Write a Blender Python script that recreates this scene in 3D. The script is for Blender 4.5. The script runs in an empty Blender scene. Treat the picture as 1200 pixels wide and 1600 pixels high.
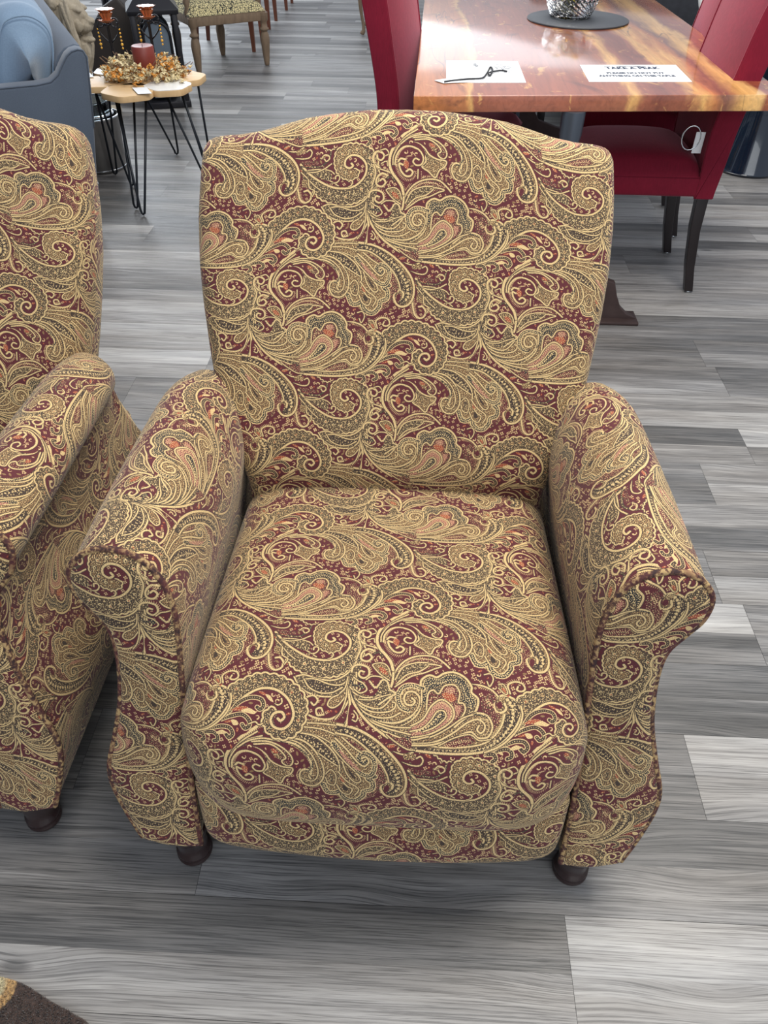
import bpy, bmesh, math, random
import numpy as np
from mathutils import Vector, Matrix
C = bpy.context.scene.collection
R = math.radians
random.seed(4)
sc = bpy.context.scene

# ---- camera: a phone held at 1.38 m, tilted down ----
cd = bpy.data.cameras.new('camera'); cam = bpy.data.objects.new('camera', cd); C.objects.link(cam)
MX = [[0.998859, 0.038168, -0.028715], [0.046933, -0.67271, 0.738416], [0.008867, -0.738921, -0.673733]]   # rows: world x, y, z expressed in (right, down, forward)
m4 = Matrix([[MX[0][0], -MX[0][1], -MX[0][2], 0], [MX[1][0], -MX[1][1], -MX[1][2], 0], [MX[2][0], -MX[2][1], -MX[2][2], 1.38], [0, 0, 0, 1]])
cam.matrix_world = m4
cd.sensor_fit = 'VERTICAL'; cd.sensor_height = 24.0; cd.lens = 24.0*1180/1600
cd.clip_start = .05; cd.clip_end = 60
sc.camera = cam

# ---- light ----
w = bpy.data.worlds.new('showroom_air'); sc.world = w; w.use_nodes = True
bg = w.node_tree.nodes['Background']; bg.inputs[0].default_value = (.80, .87, 1.0, 1); bg.inputs[1].default_value = .5
def area(name, loc, target, sx, sy, power, col=(1, 1, 1)):
    l = bpy.data.lights.new(name, 'AREA'); l.shape = 'RECTANGLE'; l.size = sx; l.size_y = sy; l.energy = power; l.color = col
    o = bpy.data.objects.new(name, l); C.objects.link(o); o.location = loc
    o.rotation_euler = (Vector(target)-Vector(loc)).to_track_quat('-Z', 'Y').to_euler(); return o
area('shop_window_light', (1.2, -3.2, 2.3), (0, 1.3, .6), 4.5, 2.2, 72, (.93, .97, 1.0))
area('side_window_light', (-4.5, 9.0, 2.6), (-.6, 1.2, 0), 5.0, 2.6, 170, (.86, .93, 1.0))
area('rear_window_light', (-.8, 10.6, 2.2), (.2, 2.5, .5), 8.0, 2.6, 100, (.90, .95, 1.0))
area('ceiling_panel_light', (.6, 1.4, 3.2), (.5, 1.4, 0), 1.6, 1.6, 95, (1.0, .95, .87))
area('ceiling_panel_light_far', (.4, 4.6, 3.2), (.4, 4.6, 0), 1.6, 1.6, 55, (1.0, .96, .90))
vs = sc.view_settings; sc.display_settings.display_device = 'sRGB'
vs.view_transform = 'Standard'; vs.look = 'None'; vs.gamma = 1; vs.exposure = 0.24; vs.use_curve_mapping = False

# ---- object helpers ----
def tag(o, label=None, cat=None, group=None, kind=None):
    for k, v in (('label', label), ('category', cat), ('group', group), ('kind', kind)):
        if v: o[k] = v
    return o
def empty(name, loc, rz=0, label=None, cat=None, group=None):
    o = bpy.data.objects.new(name, None); C.objects.link(o); o.location = loc; o.rotation_euler = (0, 0, rz); o.empty_display_size = .1
    return tag(o, label, cat, group)
def link(name, bm, mat, parent=None, smooth=True, auto=None):
    bmesh.ops.recalc_face_normals(bm, faces=bm.faces)
    me = bpy.data.meshes.new(name); bm.to_mesh(me); bm.free()
    if mat: me.materials.append(mat)
    if smooth:
        me.polygons.foreach_set('use_smooth', [True]*len(me.polygons))
        if auto: me.set_sharp_from_angle(angle=R(auto))
    o = bpy.data.objects.new(name, me); C.objects.link(o); o.parent = parent
    return o
def spline(p, n=6, closed=False):
    p = np.array(p, float)
    q = np.vstack([p[-1], p, p[0], p[1]]) if closed else np.vstack([2*p[0]-p[1], p, 2*p[-1]-p[-2]])
    out = []
    for i in range(1, len(q)-2):
        a, b, c, d = q[i-1:i+3]; t = np.linspace(0, 1, n, endpoint=False)[:, None]
        out.append(.5*(2*b+(c-a)*t+(2*a-5*b+4*c-d)*t*t+(3*b-a-3*c+d)*t**3))
    if not closed: out.append(q[-2][None])
    return np.vstack(out)
def grid(P, UV=None, wrapv=False, bm=None):
    """P[i][j] -> quads; UV the same shape (one more column when wrapped)"""
    bm = bm or bmesh.new(); uvl = bm.loops.layers.uv.verify()
    n, m = len(P), len(P[0]); V = [[bm.verts.new(p) for p in row] for row in P]
    for i in range(n-1):
        for j in range(m if wrapv else m-1):
            k = (j+1) % m
            try: f = bm.faces.new((V[i][j], V[i+1][j], V[i+1][k], V[i][k]))
            except ValueError: continue
            if UV is not None:
                for lp, (a, b) in zip(f.loops, ((i, j), (i+1, j), (i+1, j+1), (i, j+1))): lp[uvl].uv = UV[a][b]
    return bm, V
def box(bm, c, s, rot=None, bevel=0, seg=2):
    r = bmesh.ops.create_cube(bm, size=1); vv = r['verts']
    bmesh.ops.scale(bm, vec=s, verts=vv)
    if bevel:
        e = list({e for v in vv for e in v.link_edges})
        q = bmesh.ops.bevel(bm, geom=e, offset=bevel, segments=seg, affect='EDGES', profile=.5, clamp_overlap=True)
        vv = list({v for f in q['faces'] for v in f.verts} | {v for v in vv if v.is_valid})
    if rot: bmesh.ops.rotate(bm, cent=(0, 0, 0), matrix=rot, verts=vv)
    bmesh.ops.translate(bm, vec=c, verts=vv); return bm
def tube(bm, pts, r, n=10, closed=False, caps=True):
    pts = [Vector(p) for p in pts]; N = len(pts); rr = r if hasattr(r, '__len__') else [r]*N
    rings = []; up = None
    for i, p in enumerate(pts):
        t = (pts[(i+1) % N]-pts[i-1]) if closed else (pts[min(i+1, N-1)]-pts[max(i-1, 0)])
        t.normalize()
        if up is None: up = t.orthogonal().normalized()
        up = (up-t*up.dot(t)).normalized(); b = t.cross(up)
        rings.append([bm.verts.new(p+(up*math.cos(a)+b*math.sin(a))*rr[i]) for a in [2*math.pi*k/n for k in range(n)]])
    for i in range(N if closed else N-1):
        A, B = rings[i], rings[(i+1) % N]
        for k in range(n): bm.faces.new((A[k], A[(k+1) % n], B[(k+1) % n], B[k]))
    if not closed and caps:
        bm.faces.new(rings[0][::-1]); bm.faces.new(rings[-1])
    return bm
def lathe(bm, prof, c=(0, 0, 0), n=28, cap=True):
    rings = []
    for r, z in prof: rings.append([bm.verts.new((c[0]+r*math.cos(a), c[1]+r*math.sin(a), c[2]+z)) for a in [2*math.pi*k/n for k in range(n)]])
    for A, B in zip(rings, rings[1:]):
        for k in range(n): bm.faces.new((A[k], A[(k+1) % n], B[(k+1) % n], B[k]))
    if cap: bm.faces.new(rings[0][::-1]); bm.faces.new(rings[-1])
    return bm
def prism(bm, poly, axis, a, b, bevel=0):
    """extrude a 2-D outline; axis 'y' -> (x,z) outline between y=a and b, axis 'z' -> (x,y) between z"""
    f = (lambda p, t: (p[0], t, p[1])) if axis == 'y' else (lambda p, t: (p[0], p[1], t)) if axis == 'z' else (lambda p, t: (t, p[0], p[1]))
    A = [bm.verts.new(f(p, a)) for p in poly]; B = [bm.verts.new(f(p, b)) for p in poly]; n = len(poly)
    fs = [bm.faces.new(A), bm.faces.new(B[::-1])]
    for k in range(n): fs.append(bm.faces.new((A[k], B[k], B[(k+1) % n], A[(k+1) % n])))
    bmesh.ops.recalc_face_normals(bm, faces=fs)
    if bevel:
        e = [e for g in fs[:2] for e in g.edges]
        bmesh.ops.bevel(bm, geom=list(set(e)), offset=bevel, segments=3, affect='EDGES', profile=.5, clamp_overlap=True)
    return bm
def copy_tree(o, parent=None):
    c = o.copy(); C.objects.link(c); c.parent = parent
    for ch in [x for x in bpy.data.objects if x.parent == o]: copy_tree(ch, c)
    return c

# ---- materials ----
class NT:
    def __init__(s, name):
        s.m = bpy.data.materials.new(name); s.m.use_nodes = True; s.t = s.m.node_tree; s.b = s.t.nodes['Principled BSDF']
    def n(s, typ, **k):
        o = s.t.nodes.new('ShaderNode'+typ)
        for a, v in k.items(): setattr(o, a, v)
        return o
    def l(s, a, b): s.t.links.new(a, b)
    def val(s, sock, v):
        if hasattr(v, 'is_output') or isinstance(v, bpy.types.NodeSocket): s.l(v, sock)
        else: sock.default_value = v
    def math(s, op, a, b=0.0, c=None):
        o = s.n('Math', operation=op); s.val(o.inputs[0], a); s.val(o.inputs[1], b)
        if c is not None: s.val(o.inputs[2], c)
        return o.outputs[0]
    def coord(s, out='Object', scale=(1, 1, 1), loc=(0, 0, 0), rot=(0, 0, 0)):
        t = s.n('TexCoord'); m = s.n('Mapping'); s.l(t.outputs[out], m.inputs[0]); m.inputs['Scale'].default_value = scale
        m.inputs['Location'].default_value = loc; m.inputs['Rotation'].default_value = rot; return m.outputs[0]
    def noise(s, vec, sc=5, det=4, rough=.55, dist=0):
        o = s.n('TexNoise'); s.l(vec, o.inputs['Vector']); o.inputs['Scale'].default_value = sc; o.inputs['Detail'].default_value = det
        o.inputs['Roughness'].default_value = rough; o.inputs['Distortion'].default_value = dist; return o.outputs['Fac']
    def ramp(s, fac, stops, interp='LINEAR'):
        o = s.n('ValToRGB'); s.val(o.inputs[0], fac); e = o.color_ramp.elements; o.color_ramp.interpolation = interp
        while len(e) < len(stops): e.new(.5)
        for x, (p, c) in zip(e, stops): x.position = p; x.color = (*c, 1) if hasattr(c, '__len__') else (c, c, c, 1)
        return o.outputs[0]
    def mix(s, fac, a, b, mode='MIX'):
        o = s.n('Mix', data_type='RGBA', blend_type=mode); s.val(o.inputs[0], fac)
        for i, v in ((6, a), (7, b)): s.val(o.inputs[i], (*v, 1) if isinstance(v, tuple) and len(v) == 3 else v)
        return o.outputs[2]
    def bump(s, h, st=.3, d=.01):
        o = s.n('Bump'); s.l(h, o.inputs['Height']); o.inputs['Strength'].default_value = st; o.inputs['Distance'].default_value = d; s.l(o.outputs[0], s.b.inputs['Normal'])
    def set(s, **k):
        for a, v in k.items(): s.val(s.b.inputs[a.replace('_', ' ')], (*v, 1) if isinstance(v, tuple) and len(v) == 3 else v)
        return s
def lin(*c):
    return tuple(((x/255+.055)/1.055)**2.4 if x > 10 else x/255/12.92 for x in c)
def simple(name, col, rough=.5, metal=0, noise=0, nscale=30, bump=0, **k):
    t = NT(name); v = t.coord()
    if noise:
        f = t.noise(v, nscale, 5); t.set(Base_Color=t.mix(f, tuple(x*(1-noise) for x in col), tuple(min(1, x*(1+noise)) for x in col)))
        if bump: t.bump(f, bump, .004)
    else: t.set(Base_Color=col)
    t.set(Roughness=rough, Metallic=metal, **k); return t.m
# ---- woven paisley cloth: the repeat is drawn here stroke by stroke into a tile ----
def make_paisley(S=4):
    LX, LY = 361.0, 360.0
    W, H = int(LX*S), int(LY*S)
    rng = np.random.default_rng(7)
    def band(f0, f1, seed):
        r = np.random.default_rng(seed).standard_normal((H, W))
        F = np.fft.fft2(r)
        fy = np.fft.fftfreq(H)[:, None]*H/LY; fx = np.fft.fftfreq(W)[None]*W/LX
        q = np.hypot(fx, fy)
        F *= np.exp(-((q-(f0+f1)/2)/((f1-f0)/1.6))**2)
        n = np.fft.ifft2(F).real
        return n/n.std()
    N1 = band(.14, .26, 1); N2 = band(.28, .5, 2); N3 = band(.5, 1.0, 3)
    C = dict(wine=(.35,.155,.175), olive=(.34,.275,.21), gold=(.82,.705,.50), dark=(.16,.16,.17),
             rust=(.60,.29,.21), tan=(.54,.42,.285), grey=(.26,.21,.18), pink=(.66,.45,.38))
    C = {k: np.array(v) for k, v in C.items()}
    img = np.empty((H, W, 3)); img[:] = C['wine']
    hgt = np.zeros((H, W))
    tex = {}
    def mk(name, base, flecks):
        t = np.empty((H, W, 3)); t[:] = C[base]
        for n, lo, c in flecks:
            a = np.clip((n-lo)*3, 0, 1)[..., None]; t[:] = t*(1-a)+C[c]*a
        tex[name] = t
    mk('olive', 'olive', [(-N2, .8, 'dark'), (N1*.6+N2*.8, .55, 'gold')])
    mk('band', 'grey', [(-N2, 1.3, 'dark'), (N1*.7+N2*.7, .75, 'gold')])
    mk('light', 'tan', [(N2, .35, 'grey'), (-N2*.8-N1*.5, .6, 'gold')])
    mk('dark', 'dark', [(N2, .5, 'gold')])
    mk('mix', 'wine', [(N2, .7, 'gold'), (-N1, .9, 'olive')])
    mk('rust', 'rust', [(N2, .7, 'gold')])
    mk('pink', 'pink', [(N2, .6, 'gold'), (-N2, .9, 'wine')])
    for k, v in C.items(): 
        if k not in tex: t = np.empty((H, W, 3)); t[:] = v; tex[k] = t
    tex['wine'] = tex['wine']*(1+.06*N2[..., None]); tex['gold'] = tex['gold']*(1+.07*N3[..., None]+.04*N2[..., None])
    jit = N3*.35
    def smooth(p, closed=False, n=None):
        p = np.array(p, float)
        if len(p) == 2: 
            m = max(2, int(np.hypot(*(p[1]-p[0]))*2)); t = np.linspace(0, 1, m)[:, None]; return p[0]*(1-t)+p[1]*t
        q = np.vstack([p[-1], p, p[0], p[1]]) if closed else np.vstack([2*p[0]-p[1], p, 2*p[-1]-p[-2]])
        out = []
        for i in range(1, len(q)-2):
            a, b, c, d = q[i-1:i+3]
            m = max(2, int(np.hypot(*(c-b))*2.2)); t = np.linspace(0, 1, m, endpoint=False)[:, None]
            out.append(.5*(2*b+(c-a)*t+(2*a-5*b+4*c-d)*t*t+(3*b-a-3*c+d)*t**3))
        out.append(q[-2][None] if not closed else q[1][None])
        return np.vstack(out)
    def put(x0, y0, A, col, hh):
        h, w = A.shape
        for ox, oy in ((0, 0), (LX/2, LY/2)):
            ix = (int(round(x0+ox*S))+np.arange(w)) % W; iy = (int(round(y0+oy*S))+np.arange(h)) % H
            g = np.ix_(iy, ix); a = np.clip(A+(jit[g]*(A > 0)*(A < 1)), 0, 1)
            img[g] = img[g]*(1-a[..., None])+tex[col][g]*a[..., None]
            hgt[g] = hgt[g]*(1-a)+hh*a
    def stamp(P, R, col, hh):
        P = (np.asarray(P))*S; R = np.broadcast_to(np.asarray(R)*S, len(P))
        rm = R.max()+2; x0, y0 = np.floor(P.min(0)-rm); w, h = (np.ceil(P.max(0)+rm)-[x0, y0]).astype(int)+1
        D = np.full((h, w), -9.)
        k = int(rm)+1; 
        for (x, y), r in zip(P-[x0, y0], R):
            cx, cy = int(x), int(y); xa, xb = max(cx-k, 0), min(cx+k+1, w); ya, yb = max(cy-k, 0), min(cy+k+1, h)
            if xa >= xb or ya >= yb: continue
            d = r-np.hypot(np.arange(ya, yb)[:, None]-y, np.arange(xa, xb)[None]-x)
            np.maximum(D[ya:yb, xa:xb], d, out=D[ya:yb, xa:xb])
        put(x0, y0, np.clip(D+.5, 0, 1), col, hh)
    def fill(p, col, hh=.3, closed=True):
        P = smooth(p, closed)*S; x0, y0 = np.floor(P.min(0)-1); w, h = (np.ceil(P.max(0)+1)-[x0, y0]).astype(int)+1
        Y = np.arange(h)[:, None]+.5; X = np.arange(w)[None]+.5; ins = np.zeros((h, w), bool)
        Q = P-[x0, y0]
        for (xa, ya), (xb, yb) in zip(Q, np.roll(Q, -1, 0)):
            if ya == yb: continue
            r0, r1 = int(max(0, np.floor(min(ya, yb)-.5))), int(min(h, np.ceil(max(ya, yb)+.5)))
            yy = Y[r0:r1]; c = ((ya <= yy) != (yb <= yy)) & (X < (xb-xa)*(yy-ya)/(yb-ya)+xa); ins[r0:r1] ^= c
        put(x0, y0, ins.astype(float), col, hh)
    def line(p, w=2.3, col='gold', case='grey', t0=1., t1=1., cw=.75):
        P = smooth(p) if len(p) > 1 else np.array(p); n = len(P); t = np.linspace(0, 1, n)
        R = w/2*np.interp(t, [0, .25, .75, 1], [t0, 1, 1, t1])
        if case: stamp(P, R+cw, case, .1)
        stamp(P, R, col, 1.)
    def norm(P):
        T = np.gradient(P, axis=0); T /= np.hypot(*T.T)[:, None]+1e-9; return np.c_[-T[:, 1], T[:, 0]]
    def walk(P, step):
        s = np.r_[0, np.cumsum(np.hypot(*np.diff(P, axis=0).T))]; q = np.arange(step/2, s[-1], step)
        return np.c_[np.interp(q, s, P[:, 0]), np.interp(q, s, P[:, 1])], q
    def dots(p, step=3.2, r=.75, col='gold', off=0):
        P = smooth(p); Q, _ = walk(P+norm(P)*off, step)
        for q in Q: stamp([q], r, col, .8)
    def comb(p, L=3.4, step=2.6, w=1.0, col='gold', side=1, base=0, slant=.5):
        base = base or 1.3
        P = smooth(p); N = norm(P); Q, s = walk(P, step); M, _ = walk(P+N, step); m = min(len(Q), len(M)); 
        for a, b in zip(Q[:m], M[:m]):
            nn = b-a; nn /= np.hypot(*nn)+1e-9; tt = np.array([nn[1], -nn[0]])
            e = a+side*(base+L)*nn+tt*slant*L; o = a+side*base*nn
            stamp(np.linspace(o, e, 8), np.linspace(w/2, w/3, 8), col, .8)
    def scal(p, amp=2.2, step=8., w=2.1, side=1, **k):
        P = smooth(p); Q, s = walk(P, .6); N = norm(Q); Q = Q+N*side*(amp*np.abs(np.sin(np.pi*s/step)))[:, None]
        stamp(Q, w/2+.8, 'grey', .1); stamp(Q, w/2, 'gold', 1.); return Q
    def flower(x, y, r=1.7, col='gold'):
        for a in range(4): stamp([(x+r*math.cos(a*1.571+.3), y+r*math.sin(a*1.571+.3))], r*.55, col, .7)
    K = 6.316
    def cc(ox, oy): return lambda *v: [(ox+v[i]/K, oy+v[i+1]/K) for i in range(0, len(v), 2)]
    c3 = cc(380, 340); c4 = cc(560, 340); c5 = cc(380, 480); c6 = cc(560, 480)
    # ground sprinkles
    for _ in range(620):
        x, y = rng.uniform(0, LX), rng.uniform(0, LY/2)
        if rng.random() < .35: flower(x, y, rng.uniform(1.0, 1.7))
        elif rng.random() < .3: stamp([(x, y), (x+rng.uniform(-2, 2), y+1)], rng.uniform(.7, 1.2), 'rust', .4)
        else: 
            a = rng.uniform(0, 6.3); stamp([(x+k*math.cos(a)*.5, y+k*math.sin(a)*.5) for k in range(-2, 3)], rng.uniform(.4, .7), rng.choice(['gold', 'gold', 'olive', 'dark']), .6)
    def hook(p, w=2.2, fillc=None, **k): line(p, w, t0=.35, t1=1.2, **k)
    # ---- D: lower right spiral with scalloped back ----
    fill(c4(560,540,650,640,760,730,880,790,1000,805,1110,780,1190,700,1195,600,1130,515,1050,495,990,540,985,600,1040,630,1110,650,1110,700,1050,725,980,710,920,640,895,560,905,450,1000,405,1130,420,1230,470,1290,590,1300,700,1270,810,1190,890,1090,945,950,945,840,910,760,870,700,800,600,700), 'olive')
    fill(c4(905,450,1000,410,1130,420,1200,500,1130,520,1050,495,995,530,985,600,1040,630,1110,650,1110,690,1050,720,980,700,925,640,895,560), 'light')
    for i, q in enumerate([(960,480),(1030,455),(1100,450),(1170,480),(1225,540),(1245,610),(1240,690),(1210,760),(1150,820),(1080,860),(1000,880),(920,870),(840,840),(930,540),(950,610),(1000,660)]):
        a = np.array(c4(*q)[0]); stamp([a], 2.9, 'dark', .1); stamp([a], 2.2, 'gold', .8); stamp([a+[.4, .3]], 1.0, 'grey' if i % 2 else 'rust', .2)
    fill(c4(1000,540,1060,505,1140,540,1180,600,1180,680,1110,770,1000,795,900,770,990,740,1080,735,1120,690,1115,640,1060,610), 'wine')
    line(c4(640,590,740,660,850,720,930,775), 1.6); fill(c4(640,600,760,610,850,640,870,700,820,715,740,680), 'olive'); line(c4(620,590,760,600,850,625,890,660), 1.7)
    for q in [(1110,590),(1150,650),(1120,730),(1060,760),(985,765),(1040,530)]: flower(*c4(*q)[0], 1.6)
    scal(c4(905,450,1000,400,1130,410,1230,460,1290,560,1310,690,1275,810,1190,890,1090,940,950,950,840,915,760,875,690,800), 2, 9, 2.2, side=-1)
    line(c4(560,520,650,630,760,720,880,785,1000,803,1100,780,1180,700,1192,600,1130,520,1050,500,995,535,990,590,1030,618,1065,600,1050,575), 3.0)
    scal(c4(905,450,892,540,915,640,970,700,1040,720,1105,700,1118,650,1075,630), 1.6, 7, 1.9, side=1)
    for v in [(860,745,915,740,940,710,935,680,905,680,900,705), (1020,790,1050,780,1065,750,1050,730,1030,740)]: hook(c4(*v), 1.9)
    # ---- stem feathers between A tail and D ----
    for v, cl in [((400,320,470,320,560,345,610,335), 'gold'), ((440,370,520,390,590,370), 'gold'), ((510,450,590,475,650,470,670,430,650,400,620,415), 'gold'), ((560,540,650,560,760,570,830,520,850,460), 'olive'),
                  ((610,600,700,620,790,600,860,560), 'gold')]: line(c4(*v), 1.9, cl, t0=.3)
    for v in [(390,330,440,320,450,335,410,345), (560,570,590,610,600,650,575,620), (660,350,710,370,735,410,700,400), (600,540,660,535,680,550,640,555)]: fill(c4(*v), 'rust')
    fill(c4(530,380,620,390,560,430,520,420), 'light'); fill(c4(560,500,640,505,730,520,720,550,620,545), 'mix')
    line(c4(760,500,790,470,830,480,840,510,810,530,790,505), 1.7); comb(c4(760,500,790,470,830,480,840,510,810,530), 2.4, 2.4, .9)
    scal(c4(680,370,740,380,800,420,850,440,890,430), 1.8, 6, 1.6, side=-1)
    # comb curl under A hook
    line(c4(530,700,540,780,560,860,600,900,650,890,670,840,640,790,600,790), 2.4, t1=1.2); comb(c4(530,700,540,780,560,860,600,900,650,890,670,840,640,790), 3.2, 2.6, 1, side=-1); comb(c4(530,740,550,850,600,890,650,870,655,830), 2.8, 2.4, .9, side=1)
    fill(c4(580,680,640,700,650,760,600,750,575,720), 'light'); line(c4(570,600,640,680,700,750,760,800), 1.6)
    line(c4(640,680,650,760,700,800,680,850), 1.8)
    for q in [(455,830),(500,840),(450,880),(490,885),(350,900),(735,930)]: flower(*c4(*q)[0], 2.0)
    # ---- G: leaves upper right of C ----
    fill(c6(770,70,850,50,960,70,1060,85,1130,70,1200,20,1250,-60,1290,-130,1300,0,1260,120,1190,180,1100,230,960,220,850,190,810,130), 'olive')
    line(c6(770,75,850,55,960,85,1060,95,1140,70,1210,10,1260,-90), 2.1); line(c6(770,75,820,150,900,205,1020,230,1120,215,1200,150,1250,50), 2.0)
    fill(c6(850,90,940,90,1050,125,1150,125,1210,80,1160,160,1080,195,990,195,900,160), 'band'); line(c6(850,90,940,88,1050,125,1140,130,1200,90), 1.8); line(c6(850,90,900,160,990,200,1080,195,1160,150), 1.8)
    fill(c6(1200,170,1130,220,1060,260,1060,300,1110,310,1170,270), 'light'); line(c6(1230,120,1150,200,1080,240,1055,290,1090,315,1140,290,1190,220,1240,130), 1.8)
    line(c6(1260,60,1235,200,1180,320,1110,390,1020,405,920,380,890,340), 2.3); comb(c6(1180,320,1110,390,1020,405,920,380), 2.6, 2.5, .9, side=-1)
    line(c6(880,290,890,240,940,225,975,260,950,300,925,280), 2.2); comb(c6(880,290,890,240,940,225,975,260,950,300), 3, 2.5, 1, side=-1)
    line(c6(1030,370,980,375,970,330,1005,320,1020,345), 2.2); comb(c6(1040,370,980,375,970,330,1005,320), 2.8, 2.5, 1)
    line(c6(1262,20,1275,230,1240,330,1200,430), 2.2)
    # ---- E: leaf with comb beneath A head ----
    fill(c3(410,960,430,880,500,790,590,740,690,735,760,760,800,815,740,830,650,870,560,900,470,960,420,1010), 'mix')
    fill(c3(425,930,490,840,590,795,690,790,690,810,620,870,520,905,450,960), 'olive')
    line(c3(430,950,490,840,590,795,690,790,685,820,620,870,520,905,440,990), 1.9)
    comb(c3(430,880,500,795,590,750,690,748,760,775), 2.6, 2.6, 1.1, side=1)
    line(c3(405,1000,430,880,500,785,590,735,690,722,760,740,820,785,860,825), 2.4); line(c3(690,800,730,800,795,815,740,840,660,880,560,915,470,980,430,1011), 1.9)
    comb(c3(420,860,500,770,600,720,700,710,800,740), 2.6, 2.6, .9, side=-1); comb(c3(650,890,560,925,480,985), 2.4, 2.6, .9, side=1)
    # ---- F: small curls left of the head ----
    line(c3(190,640,130,600,110,540,130,490,180,480,215,520,190,560,155,545,150,515), 2.6); comb(c3(150,640,115,580,112,520,150,480,200,500), 3.2, 2.4, 1, side=1); comb(c3(190,640,130,590,125,530), 2.4, 2.4, .9, side=-1)
    line(c3(120,600,140,680,110,790), 2.0); comb(c3(120,600,140,680,115,790), 2.6, 2.4, .9)
    line(c3(255,700,200,680,155,720,150,780,200,800,235,765,210,730,185,745), 2.7); comb(c3(255,700,200,680,155,720,150,780,200,800,240,765), 3.2, 2.3, 1, side=-1)
    line(c3(80,900,95,850,150,835,210,860,220,920,180,950,140,925,150,890,180,895), 2.6); comb(c3(80,900,95,850,150,835,210,860,220,920,180,950), 3.2, 2.3, 1, side=-1)
    line(c3(180,640,290,680,370,760,410,850,410,960,400,1010), 3.0, t0=.5); comb(c3(200,640,290,680,370,760,410,850), 2.6, 2.6, .9, side=-1)
    fill(c3(250,830,310,810,370,850,390,920,380,960,320,910,270,870), 'light'); fill(c3(300,850,340,860,370,910,320,895), 'rust'); line(c3(385,960,310,910,255,850,250,825,320,810,370,845,395,920), 1.7)
    line(c3(180,470,230,460,260,500,230,520), 1.8); line(c3(190,590,240,570,250,610), 1.6); line(c3(250,730,290,710,320,750), 1.6, 'olive')
    line(c3(70,960,100,1010,160,1010,160,975,130,960), 2.0, 'dark'); line(c3(200,960,250,930,330,940,370,1000), 1.8)
    # ---- A: feather fan ----
    fill(c3(840,160,1140,170,1330,220,1500,320,1620,450,1680,590,1670,720,1620,780,1550,770,1500,700,1470,620,1400,640,1450,520,1450,700,1440,800,1330,830,1300,860,1210,870,1110,780,1040,710,960,735,880,700,850,630,900,560,940,500,860,400,740,330,800,250), 'light', .3)
    fill(c4(0,200,150,230,290,310,400,410,480,520,520,620,510,700,460,770,410,770,400,720,445,690,420,620,390,540,320,430,230,350,120,280,0,245), 'band')
    P = smooth(c4(60,235,200,290,320,370,410,470,470,580,490,690,460,745)); Q, s = walk(P, 5.5)
    for i, q in enumerate(Q): stamp([q], 1.2+.8*i/len(Q), 'gold', .8); stamp([q+[1.5, -1.6]], .7, 'gold', .7); stamp([q+[-2, 1]], .8, 'dark', .1)
    line(c3(850,185,1000,185,1140,195), 1.8); line(c3(840,215,1000,225,1140,265), 1.8)
    line(c4(0,185,150,215,300,290,430,400,510,500,545,600,540,700,500,770,435,795,380,770,352,700,370,655,415,640,445,665,440,705), 3.1)
    line(c4(-10,250,120,280,250,370,340,460,395,560,415,640), 2.2)
    comb(c4(250,370,340,460,390,560), 2.4, 2.6, .9, side=1); comb(c4(415,640,370,655,352,700,375,765), 2.4, 2.4, .9, side=1)
    fill(c4(400,670,420,690,405,740,385,740,378,700), 'wine')
    # inner rose field
    fill(c4(80,290,180,340,300,440,370,540,390,640,350,680,330,760,260,830,210,850,260,740,290,650,250,600,310,540,290,440,210,380,130,340), 'mix')
    line(c3(835,250,960,270,1080,320,1180,400,1260,470), 1.6)
    # leaf a
    fill(c3(830,265,960,290,1060,360,1130,440,1170,515,1080,460,960,380,880,310), 'band'); line(c3(820,258,960,280,1070,350,1140,430,1175,520), 2.0); line(c3(850,300,960,380,1060,450,1170,520), 1.8)
    dots(c3(880,300,980,350,1060,410,1130,480), 4.5, 1.2)
    # scallop rim
    rim = c4(-90,640,-60,760,-10,745,0,740,40,810,100,855,170,840,200,760,260,745,275,680,240,620,300,570)
    line(c3(1040,690,1075,770,1130,780,1180,750,1190,810,1240,860,1300,860,1350,800,1360,750,1420,720,1425,650,1390,610,1440,590), 5.2, 'dark', 'gold', cw=1.6)
    dots(c3(1040,690,1075,770,1130,780,1180,750,1190,810,1240,860,1300,860,1350,800,1360,750,1420,720,1425,650,1390,610), 2.9, .95)
    fill(c3(1060,580,1110,540,1150,560,1160,640,1120,720,1070,680), 'light'); line(c3(1050,600,1100,545,1140,600,1130,690,1080,680,1060,620), 1.7); fill(c3(1090,590,1120,600,1110,660,1090,650), 'olive')
    # petals
    fill(c4(60,465,120,530,180,600,195,645,160,655,100,590), 'light'); line(c4(50,460,130,530,190,610,190,650,150,655,90,580,50,470), 1.9); fill(c4(90,520,130,570,160,620,120,590), 'grey')
    fill(c4(30,520,70,600,130,690,150,740,110,790,60,780,20,700), 'light'); line(c4(30,500,40,620,90,700,130,730,105,790,50,770,10,690), 2.0); fill(c4(40,590,60,590,85,640,65,660,42,640), 'rust'); fill(c4(60,690,95,720,90,750,60,740), 'grey')
    line(c4(20,560,90,650,160,700,180,740,150,800), 2.0)
    # hook 2
    line(c4(-20,330,60,430,130,510,210,575,270,580,300,520,290,440,230,395,185,410,180,450,215,480,240,460), 4.6, 'dark', 'gold', cw=1.3); dots(c4(130,510,210,575,270,580,300,520,290,440,230,395,185,410), 2.7, .9)
    line(c4(-10,290,80,370,170,470,220,500,255,465,235,425,200,435), 2.2); line(c4(40,280,130,350,200,395), 2.0); line(c4(-30,360,60,460,150,550), 1.8)
    fill(c4(20,370,90,430,160,500,200,550,130,510,60,440), 'pink')
    # hook 1
    fill(c3(700,320,850,350,960,440,1030,560,1030,650,970,700,900,690,860,630,880,570,920,555,940,510,880,420,780,350), 'light')
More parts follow.
